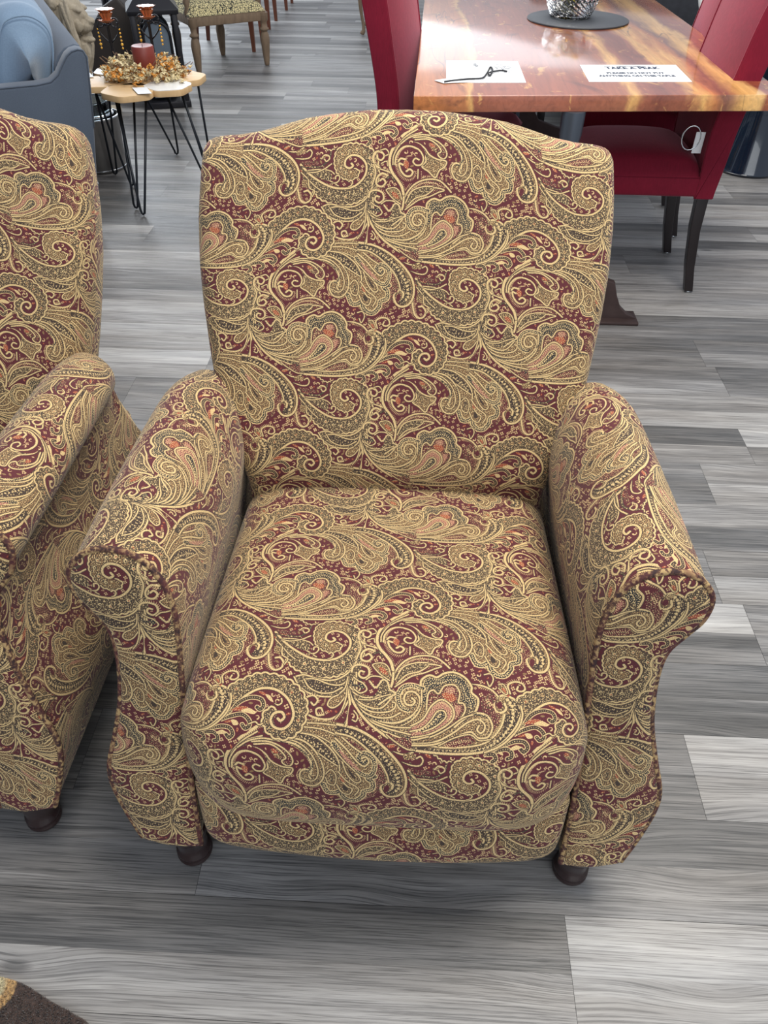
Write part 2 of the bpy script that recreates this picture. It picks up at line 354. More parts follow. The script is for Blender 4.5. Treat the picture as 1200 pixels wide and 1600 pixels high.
    line(c3(740,300,880,320,980,400,1040,520,1040,630,985,705,905,705,860,640,868,575,910,553,940,575,930,615,945,640), 2.3)
    line(c3(690,325,820,350,910,420,950,510,945,600), 2.4, case='dark'); line(c3(760,310,870,350,960,440,1000,550,990,630,950,665,905,650), 1.8)
    line(c3(900,570,935,560,960,500,930,440,860,380), 1.6, 'dark', None); comb(c3(900,715,860,700,830,630,845,570,900,540), 2.2, 2.5, .9, side=1)
    dots(c3(1000,420,1030,520,1010,640,950,690,890,670,880,610), 2.8, .8, 'dark')
    # small hook d
    fill(c3(560,340,640,370,700,430,730,490,760,530,800,500,790,430,720,370,640,330), 'mix'); line(c3(480,350,600,340,700,370,780,430,805,490,780,530,740,520,720,490,750,460,700,400,620,360,500,370), 2.0)
    fill(c3(630,400,700,430,710,480,660,450), 'light'); fill(c3(640,395,670,400,690,430,650,425), 'rust')
    # lily leaf
    fill(c3(470,395,560,420,620,480,700,530,800,555,790,600,745,640,700,705,640,650,580,610,600,550,570,480,520,430), 'light'); line(c3(420,400,520,400,590,440,640,500,720,540,800,550,790,600,740,640,705,705,640,655,575,610,610,560,590,490,530,430,440,415), 2.2)
    dots(c3(540,430,610,510,660,580,700,640), 4, 1.0, 'dark'); dots(c3(600,500,660,540,740,590), 4, .9, 'dark')
    # comb head
    fill(c3(300,560,320,470,380,410,470,390,560,420,600,500,590,580,540,640,600,680,520,760,420,760,340,700), 'wine')
    line(c3(320,600,330,520,380,450,450,430,540,460,585,530,570,590,520,600,490,570,510,540,545,550), 2.3); comb(c3(320,620,330,520,380,450,450,430,520,450), 3.0, 2.3, 1.0, side=1)
    line(c3(350,570,375,545,420,560,400,600,360,590,375,650,420,700,470,700,490,665,460,640,430,660), 2.8); comb(c3(345,590,365,650,410,710,470,725,510,680,490,640), 2.9, 2.3, 1.0, side=1); fill(c3(410,560,450,580,440,640,405,610), 'rust')
    comb(c3(400,560,420,520,460,510), 2.6, 2.3, 1)
    line(c3(540,640,540,720), 1.8); dots(c3(570,650,575,720), 3, .7)
    line(c3(510,235,400,320,330,400,280,490,268,590,295,670,350,740,390,800,410,870), 3.9); comb(c3(510,235,400,320,325,400,275,490), 2.6, 2.4, 1, side=-1, base=1)
    line(c3(520,270,420,340,340,430,300,520), 2.0); line(c3(560,300,450,340,360,420,305,520,300,600), 1.9); line(c3(700,330,560,320,450,350,370,410), 2.0)
    # ---- B: paisley flower ----
    fill(c5(60,130,120,270,240,390,370,490,460,530,570,560,800,600,1000,590,1140,560,1300,470,1400,350,1420,250,1390,190,1320,150,1250,160,1230,180,1220,300,1180,440,1190,350,1120,310,1060,305,1090,230,1080,180,1040,130,1020,60,960,0,880,-20,800,-10,760,30,700,15,640,60,635,130,560,105,490,130,450,190,380,240,300,220,180,200,110,190), 'light')
    # comet band into C
    fill(c5(580,565,800,590,1000,580,1150,545,1260,450,1285,350,1290,300,1330,300,1300,180,1260,150,1330,150,1400,200,1415,300,1370,430,1270,540,1150,590,1000,625,800,625,600,590), 'band')
    P = smooth(c5(700,595,900,605,1060,590,1190,540,1290,450,1345,350,1350,240,1310,180)); Q, s = walk(P, 5)
    for i, q in enumerate(Q): f = i/len(Q); stamp([q], 1.1+1.0*f, 'gold', .8); stamp([q+[1.8*f+1, -2*f-1]], .7, 'gold', .7); stamp([q+[-2.4*f, 1.5*f]], .8, 'dark', .1)
    line(c5(570,545,800,575,980,565,1120,535,1200,480,1260,400,1290,300), 2.2); line(c5(570,545,572,600,800,620,1000,615,1140,590,1260,530,1360,420,1415,310,1415,240,1370,180,1300,150,1240,165,1205,215,1220,280,1265,290,1300,260,1290,215), 3.0)
    comb(c5(1120,535,1200,480,1260,400,1290,300), 2.6, 2.6, .9, side=-1)
    fill(c5(1235,215,1260,205,1275,240,1250,260,1230,245), 'wine'); comb(c5(1300,160,1240,150,1190,100,1100,80), 2.8, 2.6, 1, side=-1); line(c5(1240,160,1190,110,1120,80,1040,70), 2.4, t1=.4)
    fill(c5(1110,190,1180,130,1230,180,1200,230,1220,290,1250,300,1240,380,1190,440,1170,330,1120,290), 'mix')
    # flower
    ring = c5(635,140,640,60,700,18,760,30,820,-8,900,-20,980,20,1030,90,1030,140,1080,190,1075,260,1050,310,1000,360,930,400,840,430,760,300,690,260)
    fill(ring, 'olive'); fill(c5(660,130,660,70,700,40,760,50,830,15,900,5,970,40,1010,100,1015,150,1060,200,1050,260,980,240,940,160,900,100,820,100,770,150,720,140,690,200,650,260), 'dark')
    dots(c5(655,150,660,70,710,38,770,50,830,12,900,5,970,40,1010,100,1020,150,1060,200,1055,270), 2.9, .8); dots(c5(675,200,690,110,730,80,800,75,850,50,910,50,960,90,985,160,1020,220,1030,280), 3.4, .9); dots(c5(700,140,770,110,830,80,900,75,950,130,970,200), 3.6, .8, 'tan')
    line(c5(635,140,638,60,700,15,760,28,820,-10,900,-22,982,18,1032,90,1032,140,1082,190,1075,260,1050,310), 2.8)
    fill(c5(690,260,690,180,730,140,775,165,820,100,900,90,940,150,930,220,975,240,970,310,900,400,760,420,700,350), 'mix'); line(c5(680,330,690,180,730,138,775,165,820,98,900,88,940,150,930,225,970,235,978,300,900,400,760,480), 2.1)
    fill(c5(800,170,870,150,910,200,860,230), 'rust'); fill(c5(830,120,890,110,900,150,850,160), 'pink'); fill(c5(900,260,950,260,930,330,890,360), 'pink'); dots(c5(710,270,720,200,770,200), 3.2, .9)
    fill(c5(560,440,660,370,720,270,800,225,870,270,885,340,820,410,700,480,560,510), 'pink'); comb(c5(570,450,660,385,730,285,800,245,860,280,868,340,815,400), 4.2, 2.5, 1.1, side=-1, slant=0)
    line(c5(560,430,655,370,720,265,800,212,880,265,892,345,830,415,700,485,560,515), 2.2); fill(c5(560,470,660,440,720,390,770,310,815,310,815,370,740,425,660,460), 'dark'); line(c5(560,468,650,440,715,380,765,308,815,300,830,350,750,425,660,465), 1.9)
    dots(c5(600,468,680,435,745,380,795,320), 4, 1.3)
    # right hook
    fill(c5(580,560,760,520,900,450,1000,380,1080,340,1160,350,1180,420,1140,480,1080,480,1020,450,900,500,740,560), 'light')
    line(c5(560,560,740,540,880,470,1000,380,1080,352,1130,385,1130,430,1100,455,1075,430,1090,400), 2.3); line(c5(900,420,980,350,1060,305,1150,320,1192,400,1160,480,1085,492,1030,450,960,470,860,520,720,560,580,570), 2.4)
    line(c5(560,530,720,500,850,430,960,350,1060,310), 1.9); comb(c5(1000,365,1080,335,1150,350,1170,410,1140,465,1085,470), 2.2, 2.4, .9, side=1); line(c5(1050,312,1100,318,1150,325), 1.6, 'dark', None)
    fill(c5(820,560,920,510,1010,480,1060,520,1000,550,900,570), 'mix'); comb(c5(820,555,930,515,1030,500), 2.4, 2.6, .9); line(c5(780,565,900,500,1020,470,1090,510,1180,500), 1.6)
    # spiral with dark rim
    line(c5(650,130,560,108,495,128,458,195,478,275,540,305,590,285), 4.2, 'dark', 'gold', cw=1.5); dots(c5(640,130,560,108,495,128,458,195,478,275,540,305), 2.7, .85)
    fill(c5(520,170,590,160,630,220,620,300,580,350,560,300,600,260,570,300,520,280,500,220), 'light')
    line(c5(200,380,420,410,540,370,610,300,630,220,590,165,530,165,505,215,525,262,570,265,590,235,565,210), 2.6); line(c5(330,460,500,420,600,350,640,260,640,140), 2.1)
    line(c5(260,420,400,440,520,405,600,330,650,240), 1.6, 'olive', None)
    # stem fan lines
    for v in [(60,130,100,180,170,220,250,220,300,200), (70,150,120,230,210,290,330,300,430,190), (75,170,140,270,250,330,370,330,430,300,440,260,415,250), (80,190,160,310,280,370,400,370,480,330), (85,210,180,350,300,410,430,440,560,440), (110,260,230,390,370,450,560,490), (130,290,260,430,400,490,560,530,700,500)]:
        line(c5(*v), 2.0, t0=.4)
    for v in [(75,160,130,250,230,310,380,315), (85,200,170,330,290,390,420,400), (120,275,240,410,380,470,560,510)]: line(c5(*v), 1.3, 'dark', None)
    line(c5(60,110,80,200,140,310,230,410,340,490,390,520), 3.0)
    line(c5(60,130,110,170,150,170,165,130), 1.9); fill(c5(150,110,190,110,190,150,160,155), 'dark'); line(c5(100,60,140,90,180,110,210,160,160,190,110,160), 1.8)
    # bell leaf
    fill(c5(140,210,230,240,300,160,290,120,340,80,370,90,390,150,435,185,380,220,300,280,200,270), 'olive'); line(c5(230,90,280,140,330,75,370,90,390,150,438,180,380,220,310,275), 2.2, case='dark'); dots(c5(200,240,280,220,330,160), 4, 1, 'gold'); line(c5(150,240,250,240,330,210,400,190), 1.6)
    # ---- stem left: goes down from P ----
    line(c5(60,60,58,150,85,280,70,420,60,450), 2.8); line(c5(-20,400,20,340,50,240,55,130), 1.8); line(c5(0,200,40,150,55,60), 1.8); fill(c5(90,290,150,340,130,420,80,440), 'wine')
    line(c5(120,330,150,370,140,410,110,400), 1.6)
    for q in [(190,430),(230,460),(280,470),(170,390),(330,520)]: flower(*c5(*q)[0], 1.6)
    # node where the fan starts
    fill(c5(390,490,470,520,560,510,570,590,500,590,430,560), 'mix'); line(c5(380,500,450,550,540,600,600,605), 1.7); stamp(c5(545,520), 1.9, 'dark', .1)
    # ---- C: spiral with rosettes ----
    fill(c6(250,190,330,110,400,90,480,55,560,60,650,75,720,110,800,160,850,230,890,300,880,400,850,480,800,545,700,565,610,520,560,450,570,380,610,345,650,365,620,430,660,490,730,490,780,440,795,360,745,260,640,190,520,180,410,240,320,340,290,300), 'olive')
    for i, q in enumerate([(320,190),(390,150),(460,115),(540,105),(620,115),(700,150),(765,205),(815,270),(845,345),(835,420),(800,490),(730,520),(650,500),(600,440),(310,260)]):
        a = np.array(c6(*q)[0]); stamp([a], 4.0, 'dark', .1); stamp([a], 3.2, 'tan', .8)
        for k in range(5): stamp([a+1.9*np.array([math.cos(k*1.26+i), math.sin(k*1.26+i)])], .8, 'dark' if k % 2 else 'gold', .3)
        if i % 3 == 0: stamp([a], 1.0, 'rust', .4)
    fill(c6(320,350,410,250,520,195,640,200,740,270,780,360,760,440,700,440,690,370,640,345,600,340,540,400,480,480,440,540,330,590,380,610,300,700,180,660,60,660,0,640,150,560,260,440), 'wine')
    scal(c6(250,190,300,140,400,90,480,58,560,58,650,72,730,108,805,160,860,230,890,310,885,400,855,480,800,540,710,565,620,530,565,450,570,380,610,340,655,355), 2.4, 11.5, 2.4, side=-1)
    line(c6(270,420,330,330,410,240,520,180,640,188,740,258,793,360,780,440,720,492,650,480,620,430,645,375,700,365,725,400,700,430,675,415), 3.2); dots(c6(660,470,640,420,670,385), 2.6, .8, 'dark')
    for v in [(280,400,360,300,450,258,530,270,553,320,530,350,505,335), (230,460,300,420,390,398,450,440,455,485,425,505,400,480), (150,545,230,510,300,515,328,560,300,592,275,570), (60,605,150,570,200,590,205,630,175,645), (0,622,60,610,85,645,60,670)]:
        line(c6(*v), 4.0, 'grey', 'gold', cw=1.2, t0=.3); dots(c6(*v), 3, .6)
    for v in [(300,370,370,335,435,340,380,370), (250,475,300,452,330,460,290,475), (500,205,550,215,575,240,530,230), (155,110,195,140,180,160,150,130)]: fill(c6(*v), 'rust')
    for v in [(380,370,440,345,500,370,520,350,490,390,430,385), (190,570,240,540,280,560,220,580), (310,450,350,450,370,480,330,490), (560,230,600,240,630,290,590,270), (100,600,130,590,140,620)]: fill(c6(*v), 'gold')
    hook(c6(640,300,670,310,695,290,690,260), 1.8); flower(*c6(735,320)[0], 2.2); flower(*c6(580,320)[0], 1.4)
    for v in [(450,470,500,450,530,470,560,460)]: line(c6(*v), 1.8); comb(c6(430,540,500,490,560,465), 2.6, 2.4, .9)
    line(c6(0,600,120,545,215,460,270,380,290,300,280,230), 2.4)
    # curl above C (crop 6 top left) and small pieces
    line(c6(200,130,185,60,240,25,300,35,320,80,290,105,255,95,265,65), 2.3); comb(c6(200,120,185,60,240,25,300,35,325,85), 3, 2.4, 1, side=-1)
    fill(c6(100,60,140,50,170,100,180,130,150,110), 'light'); fill(c6(130,90,170,95,185,135,150,120), 'rust'); line(c6(110,60,150,55,180,120,160,140,110,90), 1.6)
    line(c6(0,-20,50,-30,70,20,40,80,20,40), 1.7)
    for q in [(90,690),(240,620),(310,620),(20,200),(40,230),(800,650),(735,40)]: flower(*c6(*q)[0], 1.8)
    for q in [(800,620),(850,690),(910,780),(940,800),(990,795),(1040,830),(870,640),(810,680),(770,590)]: flower(*c3(*q)[0], 1.5)
    # fill what ground is left with florets, dots, curls and slivers
    n = 0
    for _ in range(26000):
        x, y = rng.uniform(0, LX), rng.uniform(0, LY/2)
        k = 3.4 if n < 120 else 2.3
        ix = (int(x*S)+(np.arange(-k*S, k*S, 2)).astype(int)) % W; iy = (int(y*S)+(np.arange(-k*S, k*S, 2)).astype(int)) % H
        if (np.abs(img[np.ix_(iy, ix)]-C['wine']).max(-1) > .13).mean() > (.02 if n < 120 else .07): continue
        n += 1
        if n < 120:
            m = rng.random(); a = rng.uniform(0, 6.3)
            if m < .45: flower(x, y, rng.uniform(1.5, 2.0)); stamp([(x, y)], .5, 'rust', .5)
            elif m < .75: stamp([(x+2.2*math.cos(a+t), y+2.2*math.sin(a+t)) for t in np.linspace(0, 3.6, 12)], np.linspace(.4, 1.0, 12), 'gold', .8)
            else: stamp([(x+2.6*math.cos(a)*t, y+2.6*math.sin(a)*t) for t in np.linspace(-1, 1, 9)], 1.5*np.sin(np.linspace(.3, 2.8, 9)), 'rust' if m < .87 else 'tan', .6)
        else:
            a = rng.uniform(0, 6.3); c = rng.choice(['gold', 'gold', 'tan', 'olive', 'rust', 'dark'])
            stamp([(x+math.cos(a)*t, y+math.sin(a)*t) for t in (-.8, -.4, 0, .4, .8)], rng.uniform(.5, .8), c, .7)
    img = np.clip(img, 0, 1)*(1+.035*N3[..., None])
    return np.clip(img, 0, 1), hgt, W, H
def weave(name, c1, c2, sc=260, sheen=.2):
    t = NT(name); f = t.noise(t.coord('Object', (1, 1, 1)), sc, 3, .6); g = t.noise(t.coord('Object'), 4, 3); m_ = t.math('ADD', t.math('MULTIPLY', f, .6), t.math('MULTIPLY', g, .4))
    t.set(Base_Color=t.mix(m_, c1, c2), Roughness=.9, Sheen_Weight=sheen, Specular_IOR_Level=.2); t.bump(f, .3, .001); return t.m
TILE, HGT, TW, TH = make_paisley(4)
img = bpy.data.images.new('paisley_repeat', TW, TH, alpha=True); img.alpha_mode = 'CHANNEL_PACKED'
buf = np.ones((TH, TW, 4), np.float32); buf[..., :3] = TILE; buf[..., 3] = np.clip(HGT, 0, 1)
img.pixels.foreach_set(buf[::-1].ravel()); img.update(); img.pack()
def cloth():
    t = NT('paisley_chenille'); uv = t.coord('UV'); tx = t.n('TexImage', image=img); tx.interpolation = 'Cubic'; t.l(uv, tx.inputs[0])
    ob = t.coord('Object')
    weave = t.noise(t.coord('UV', (1, 1, 1)), 420, 2, .6); fade = t.noise(ob, 3.0, 3)
    c = t.mix(1.0, tx.outputs[0], t.ramp(weave, [(.30, .62), (.70, 1.22)]), 'MULTIPLY')
    c = t.mix(1.0, c, t.ramp(fade, [(.3, .93), (.7, 1.05)]), 'MULTIPLY')
    h = t.math('ADD', t.math('MULTIPLY', tx.outputs[1], .7), t.math('MULTIPLY', weave, .6))
    t.set(Base_Color=c, Roughness=.82, Sheen_Weight=.15, Sheen_Roughness=.45, Sheen_Tint=(1.0, .97, .92), Specular_IOR_Level=.25)
    t.bump(h, .55, .0012); return t.m
M = {}
M['cloth'] = cloth()
def welt():
    t = NT('worn_welt_cloth'); f = t.noise(t.coord('Object'), 130, 3, .6); g = t.noise(t.coord('Object'), 34, 3, .6)
    c = t.ramp(f, [(.40, lin(52, 34, 34)), (.50, lin(96, 66, 50)), (.58, lin(168, 140, 96))]); c = t.mix(t.ramp(g, [(.45, 0.0), (.6, .6)]), c, lin(84, 34, 38))
    t.set(Base_Color=c, Roughness=.9); t.bump(f, .4, .001); return t.m
M['welt'] = welt()
def floor_mat():
    t = NT('grey_vinyl_planks'); a = t.n('Attribute', attribute_name='tone'); s = t.n('Attribute', attribute_name='seed')
    tc = t.n('TexCoord'); sep = t.n('SeparateXYZ'); t.l(tc.outputs['Object'], sep.inputs[0])
    def vec(sx, sy, wob=0):
        cb = t.n('CombineXYZ'); x = t.math('MULTIPLY', sep.outputs[0], sx); y = t.math('MULTIPLY', sep.outputs[1], sy)
        if wob is not 0: y = t.math('ADD', y, wob)
        t.l(t.math('ADD', x, t.math('MULTIPLY', s.outputs['Fac'], 37.0)), cb.inputs[0]); t.l(t.math('ADD', y, t.math('MULTIPLY', s.outputs['Fac'], 91.0)), cb.inputs[1]); t.l(s.outputs['Fac'], cb.inputs[2]); return cb.outputs[0]
    wob = t.math('MULTIPLY', t.noise(vec(2.2, 5), 1, 3), .5)
    vo = t.n('TexVoronoi'); t.l(vec(2.1, 5.6), vo.inputs['Vector']); vo.inputs['Scale'].default_value = 1.0
    knot = t.math('SMOOTH_MIN', vo.outputs['Distance'], .30, .15)
    wob2 = t.math('ADD', wob, t.math('MULTIPLY', knot, -4.0))
    g1 = t.noise(vec(1.6, 60, wob2), 1, 4, .6); g2 = t.noise(vec(5.0, 260, t.math('MULTIPLY', wob2, 5.0)), 1, 3, .7); g3 = t.noise(vec(1.2, 12, wob), 1, 3)
    pore = t.ramp(t.noise(vec(7, 420, t.math('MULTIPLY', wob2, 8.0)), 1, 3, .6), [(.50, 0.0), (.64, 1.0)])
    v = t.math('ADD', a.outputs['Fac'], t.math('MULTIPLY', t.math('SUBTRACT', g1, .5), .42))
    v = t.math('ADD', v, t.math('MULTIPLY', t.math('SUBTRACT', g3, .5), .55)); v = t.math('ADD', v, t.math('MULTIPLY', t.math('SUBTRACT', g2, .5), .42))
    v = t.math('SUBTRACT', v, t.math('MULTIPLY', pore, .19))
    core = t.ramp(vo.outputs['Distance'], [(.03, 1.0), (.07, 0.0)]); v = t.math('SUBTRACT', v, t.math('MULTIPLY', core, .22))
    col = t.ramp(v, [(0, lin(48, 50, 53)), (.28, lin(84, 86, 89)), (.5, lin(124, 125, 127)), (.72, lin(166, 167, 168)), (1, lin(208, 209, 208))])
    warm = t.noise(vec(1.5, 9), 1, 2); col = t.mix(t.math('MULTIPLY', warm, .9), col, lin(156, 142, 122), 'SOFT_LIGHT')
    t.set(Base_Color=col, Roughness=t.math('ADD', .30, t.math('MULTIPLY', g2, .22)), Specular_IOR_Level=.5)
    t.bump(t.math('ADD', t.math('MULTIPLY', pore, -.6), g2), .25, .0012); return t.m
M['floor'] = floor_mat()
def slab_mat():
    t = NT('glossy_slab_wood'); v = t.coord('Object'); tc = t.n('TexCoord'); sep = t.n('SeparateXYZ'); t.l(tc.outputs['Object'], sep.inputs[0])
    vs_ = t.coord('Object', (1.6, .45, .6)); wob = t.noise(vs_, 1.7, 4, .55, .6)
    x = t.math('ADD', sep.outputs[0], t.math('MULTIPLY', t.math('SUBTRACT', wob, .5), .30)); x = t.math('ADD', x, t.math('MULTIPLY', t.math('SUBTRACT', t.noise(t.coord('Object', (7, 1.8, 3)), 2.2, 5, .6, 1.2), .5), .06))
    rd, rb, yl, dk, og = lin(150, 84, 58), lin(122, 62, 44), lin(222, 170, 100), lin(84, 44, 36), lin(190, 120, 70)
    st = [(0, og), (.07, lin(176, 108, 66)), (.105, og), (.125, yl), (.14, rd), (.30, lin(160, 92, 68)), (.42, rd), (.54, lin(160, 96, 66)), (.565, yl), (.60, rd), (.645, rb), (.70, lin(150, 86, 60)), (.735, yl), (.765, og), (.80, lin(130, 82, 66)), (.845, yl), (.875, lin(232, 184, 116)), (.90, rd), (.95, lin(170, 92, 60)), (1.0, og)]
    base = t.ramp(t.math('DIVIDE', x, 1.15), st)
    fine = t.noise(t.coord('Object', (34, 2.2, 30)), 1.5, 5, .6, .8); base = t.mix(1.0, base, t.ramp(fine, [(.3, .72), (.7, 1.12)]), 'MULTIPLY')
    big = t.noise(t.coord('Object', (3, 1.6, 3)), 2.0, 4, .6, 2.0); base = t.mix(t.ramp(big, [(.56, 0.0), (.70, .55)]), base, dk)
    fl = t.noise(t.coord('Object', (5, 3, 4), (3, 1, 0)), 2.2, 5, .62, 1.6); base = t.mix(t.ramp(fl, [(.60, 0.0), (.68, .7)]), base, yl)
    cr = t.noise(t.coord('Object', (5, .9, 1), (7, 2, 0)), 1.6, 2, .5, 1.0); cr = t.ramp(t.math('ABSOLUTE', t.math('SUBTRACT', cr, .5)), [(.0, .85), (.009, 0.0)])
    patch = t.ramp(t.noise(t.coord('Object', (2, 1.2, 1), (2, 5, 0)), 2, 2), [(.52, 0.0), (.58, 1.0)]); base = t.mix(t.math('MULTIPLY', cr, patch), base, lin(60, 50, 48))
    t.set(Base_Color=base, Roughness=.28, Coat_Weight=1.0, Coat_Roughness=.10, Specular_IOR_Level=.5); return t.m
M['slab'] = slab_mat()
def velvet(name, c1, c2):
    t = NT(name); f = t.noise(t.coord('Object', (90, 14, 14)), 3, 4, .6); g = t.noise(t.coord('Object'), 6, 3)
    t.set(Base_Color=t.mix(t.math('ADD', t.math('MULTIPLY', f, .5), t.math('MULTIPLY', g, .5)), c1, c2), Roughness=.8, Sheen_Weight=.4, Sheen_Roughness=.4, Sheen_Tint=(1, .45, .55), Specular_IOR_Level=.2)
    t.bump(f, .25, .002); return t.m
M['red'] = velvet('crimson_velvet', lin(74, 6, 24), lin(138, 24, 50))
M['sofa'] = weave('slate_blue_linen', lin(66, 74, 86), lin(94, 105, 120))
M['sofa_pillow'] = weave('pale_blue_linen', lin(104, 124, 146), lin(140, 164, 188), 200)
M['espresso'] = simple('espresso_lacquer', lin(38, 22, 22), .28, noise=.25, nscale=14, Coat_Weight=.4)
M['blackwood'] = simple('near_black_wood', lin(26, 18, 20), .35, noise=.3, nscale=20)
M['wire'] = simple('black_powder_steel', lin(22, 28, 36), .35, .4)
def oak():
    t = NT('pale_oak'); f = t.noise(t.coord('Object', (4, 40, 6)), 1.5, 5, .6, .6); t.set(Base_Color=t.mix(f, lin(190, 152, 104), lin(226, 196, 150)), Roughness=.5); return t.m
M['oak'] = oak()
M['white'] = simple('white_gloss_top', (.86, .86, .84), .25, noise=.04, nscale=3)
M['paper'] = simple('white_paper', (.78, .80, .82), .6, noise=.02, nscale=5)
M['ink'] = simple('grey_print_ink', lin(46, 58, 78), .8)
M['cord'] = simple('black_cord', lin(26, 28, 34), .6)
M['candle'] = simple('dark_red_wax', lin(122, 52, 44), .45, noise=.22, nscale=22, Subsurface_Weight=.08)
M['gold'] = simple('amber_bead', lin(226, 170, 60), .15, .2, noise=.25, nscale=80)
M['copper'] = simple('amber_copper_glass', lin(176, 104, 66), .28, .4, noise=.3, nscale=50)
M['galv'] = simple('brushed_galvanised_steel', lin(140, 138, 136), .36, .85, noise=.3, nscale=9, bump=.1)
M['chrome'] = simple('bright_rim_steel', lin(205, 210, 214), .15, 1.0, noise=.1, nscale=9)
def glassm(name, col=(1, 1, 1), rough=.02):
    t = NT(name); t.set(Base_Color=col, Roughness=rough, Transmission_Weight=1.0, IOR=1.45); return t.m
M['glass'] = glassm('clear_cut_glass'); M['tealglass'] = glassm('pale_teal_glass', (.80, .93, .94), .05)
M['mat'] = simple('charcoal_place_mat', lin(62, 66, 72), .55, noise=.12, nscale=60)
M['petal'] = simple('yellow_petal', lin(232, 222, 40), .6, noise=.2, nscale=60)
M['leaf'] = simple('olive_leaf', lin(96, 100, 44), .6, noise=.35, nscale=40)
M['lantern'] = simple('black_lantern_metal', lin(28, 28, 34), .4, .3, noise=.2, nscale=30)
M['dimglass'] = simple('dusty_lantern_pane', lin(96, 108, 120), .2, noise=.2, nscale=8)
M['planter'] = simple('blue_black_lacquer', lin(14, 26, 42), .16, noise=.3, nscale=6, Coat_Weight=.8)
M['iron'] = simple('rusty_iron', lin(72, 58, 56), .5, .6, noise=.3, nscale=25)
M['darkgrey'] = simple('charcoal_upholstery', lin(48, 50, 56), .85, noise=.35, nscale=30, bump=.3)
M['blackbag'] = simple('black_brown_slate', lin(44, 36, 32), .55, noise=.45, nscale=9, bump=.3)
M['brownleg'] = simple('mid_brown_wood', lin(108, 62, 44), .45, noise=.2, nscale=20)
M['pewter'] = simple('grey_blue_steel', lin(88, 96, 108), .35, .6)
def carved():
    t = NT('weathered_carved_wood'); f = t.noise(t.coord('Object', (14, 14, 4)), 3, 5, .65); t.set(Base_Color=t.mix(f, lin(84, 68, 54), lin(150, 128, 104)), Roughness=.7); t.bump(f, .3, .006); return t.m
M['carved'] = carved()
def stone():
    t = NT('aged_cast_stone'); f = t.noise(t.coord('Object', (7, 7, 2.5)), 4, 6, .65, .6); g = t.noise(t.coord('Object'), 26, 3); t.set(Base_Color=t.mix(f, lin(128, 116, 98), lin(208, 196, 174)), Roughness=.85)
    t.bump(t.math('ADD', f, t.math('MULTIPLY', g, .4)), .7, .02); return t.m
M['stone'] = stone()
def zebra():
    t = NT('cream_black_leaf_print'); wv = t.n('TexVoronoi', feature='DISTANCE_TO_EDGE'); t.l(t.coord('Object', (60, 17, 60), rot=(0, 0, .5)), wv.inputs['Vector']); wv.inputs['Scale'].default_value = 1.3; wv.inputs['Randomness'].default_value = .8
    n = t.noise(t.coord('Object', (50, 50, 50)), 1, 3); f = t.math('ADD', wv.outputs['Distance'], t.math('MULTIPLY', t.math('SUBTRACT', n, .5), .22))
    t.set(Base_Color=t.ramp(f, [(.06, lin(44, 44, 40)), (.13, lin(214, 200, 150))]), Roughness=.85); return t.m
M['print'] = zebra()
def rugm():
    t = NT('chocolate_pile'); wv = t.n('TexVoronoi', feature='F1'); t.l(t.coord('Object', (6, 5, 1), (.25, .1, 0), (0, 0, .6)), wv.inputs['Vector']); wv.inputs['Scale'].default_value = 1.35
    n = t.noise(t.coord('Object'), 26, 4, .7); f = t.math('ADD', wv.outputs['Distance'], t.math('MULTIPLY', t.math('SUBTRACT', n, .5), .1))
    p = t.noise(t.coord('Object'), 260, 3, .6)
    c = t.ramp(f, [(.19, lin(206, 196, 160)), (.22, lin(186, 150, 100)), (.30, lin(186, 150, 100)), (.32, lin(66, 50, 44))])
    t.set(Base_Color=t.mix(1.0, c, t.ramp(p, [(.3, .5), (.7, 1.4)]), 'MULTIPLY'), Roughness=.95, Sheen_Weight=.3); t.bump(p, .8, .006); return t.m
M['rug'] = rugm()
M['wallp'] = simple('warm_white_plaster', (.70, .71, .72), .9, noise=.03, nscale=3)

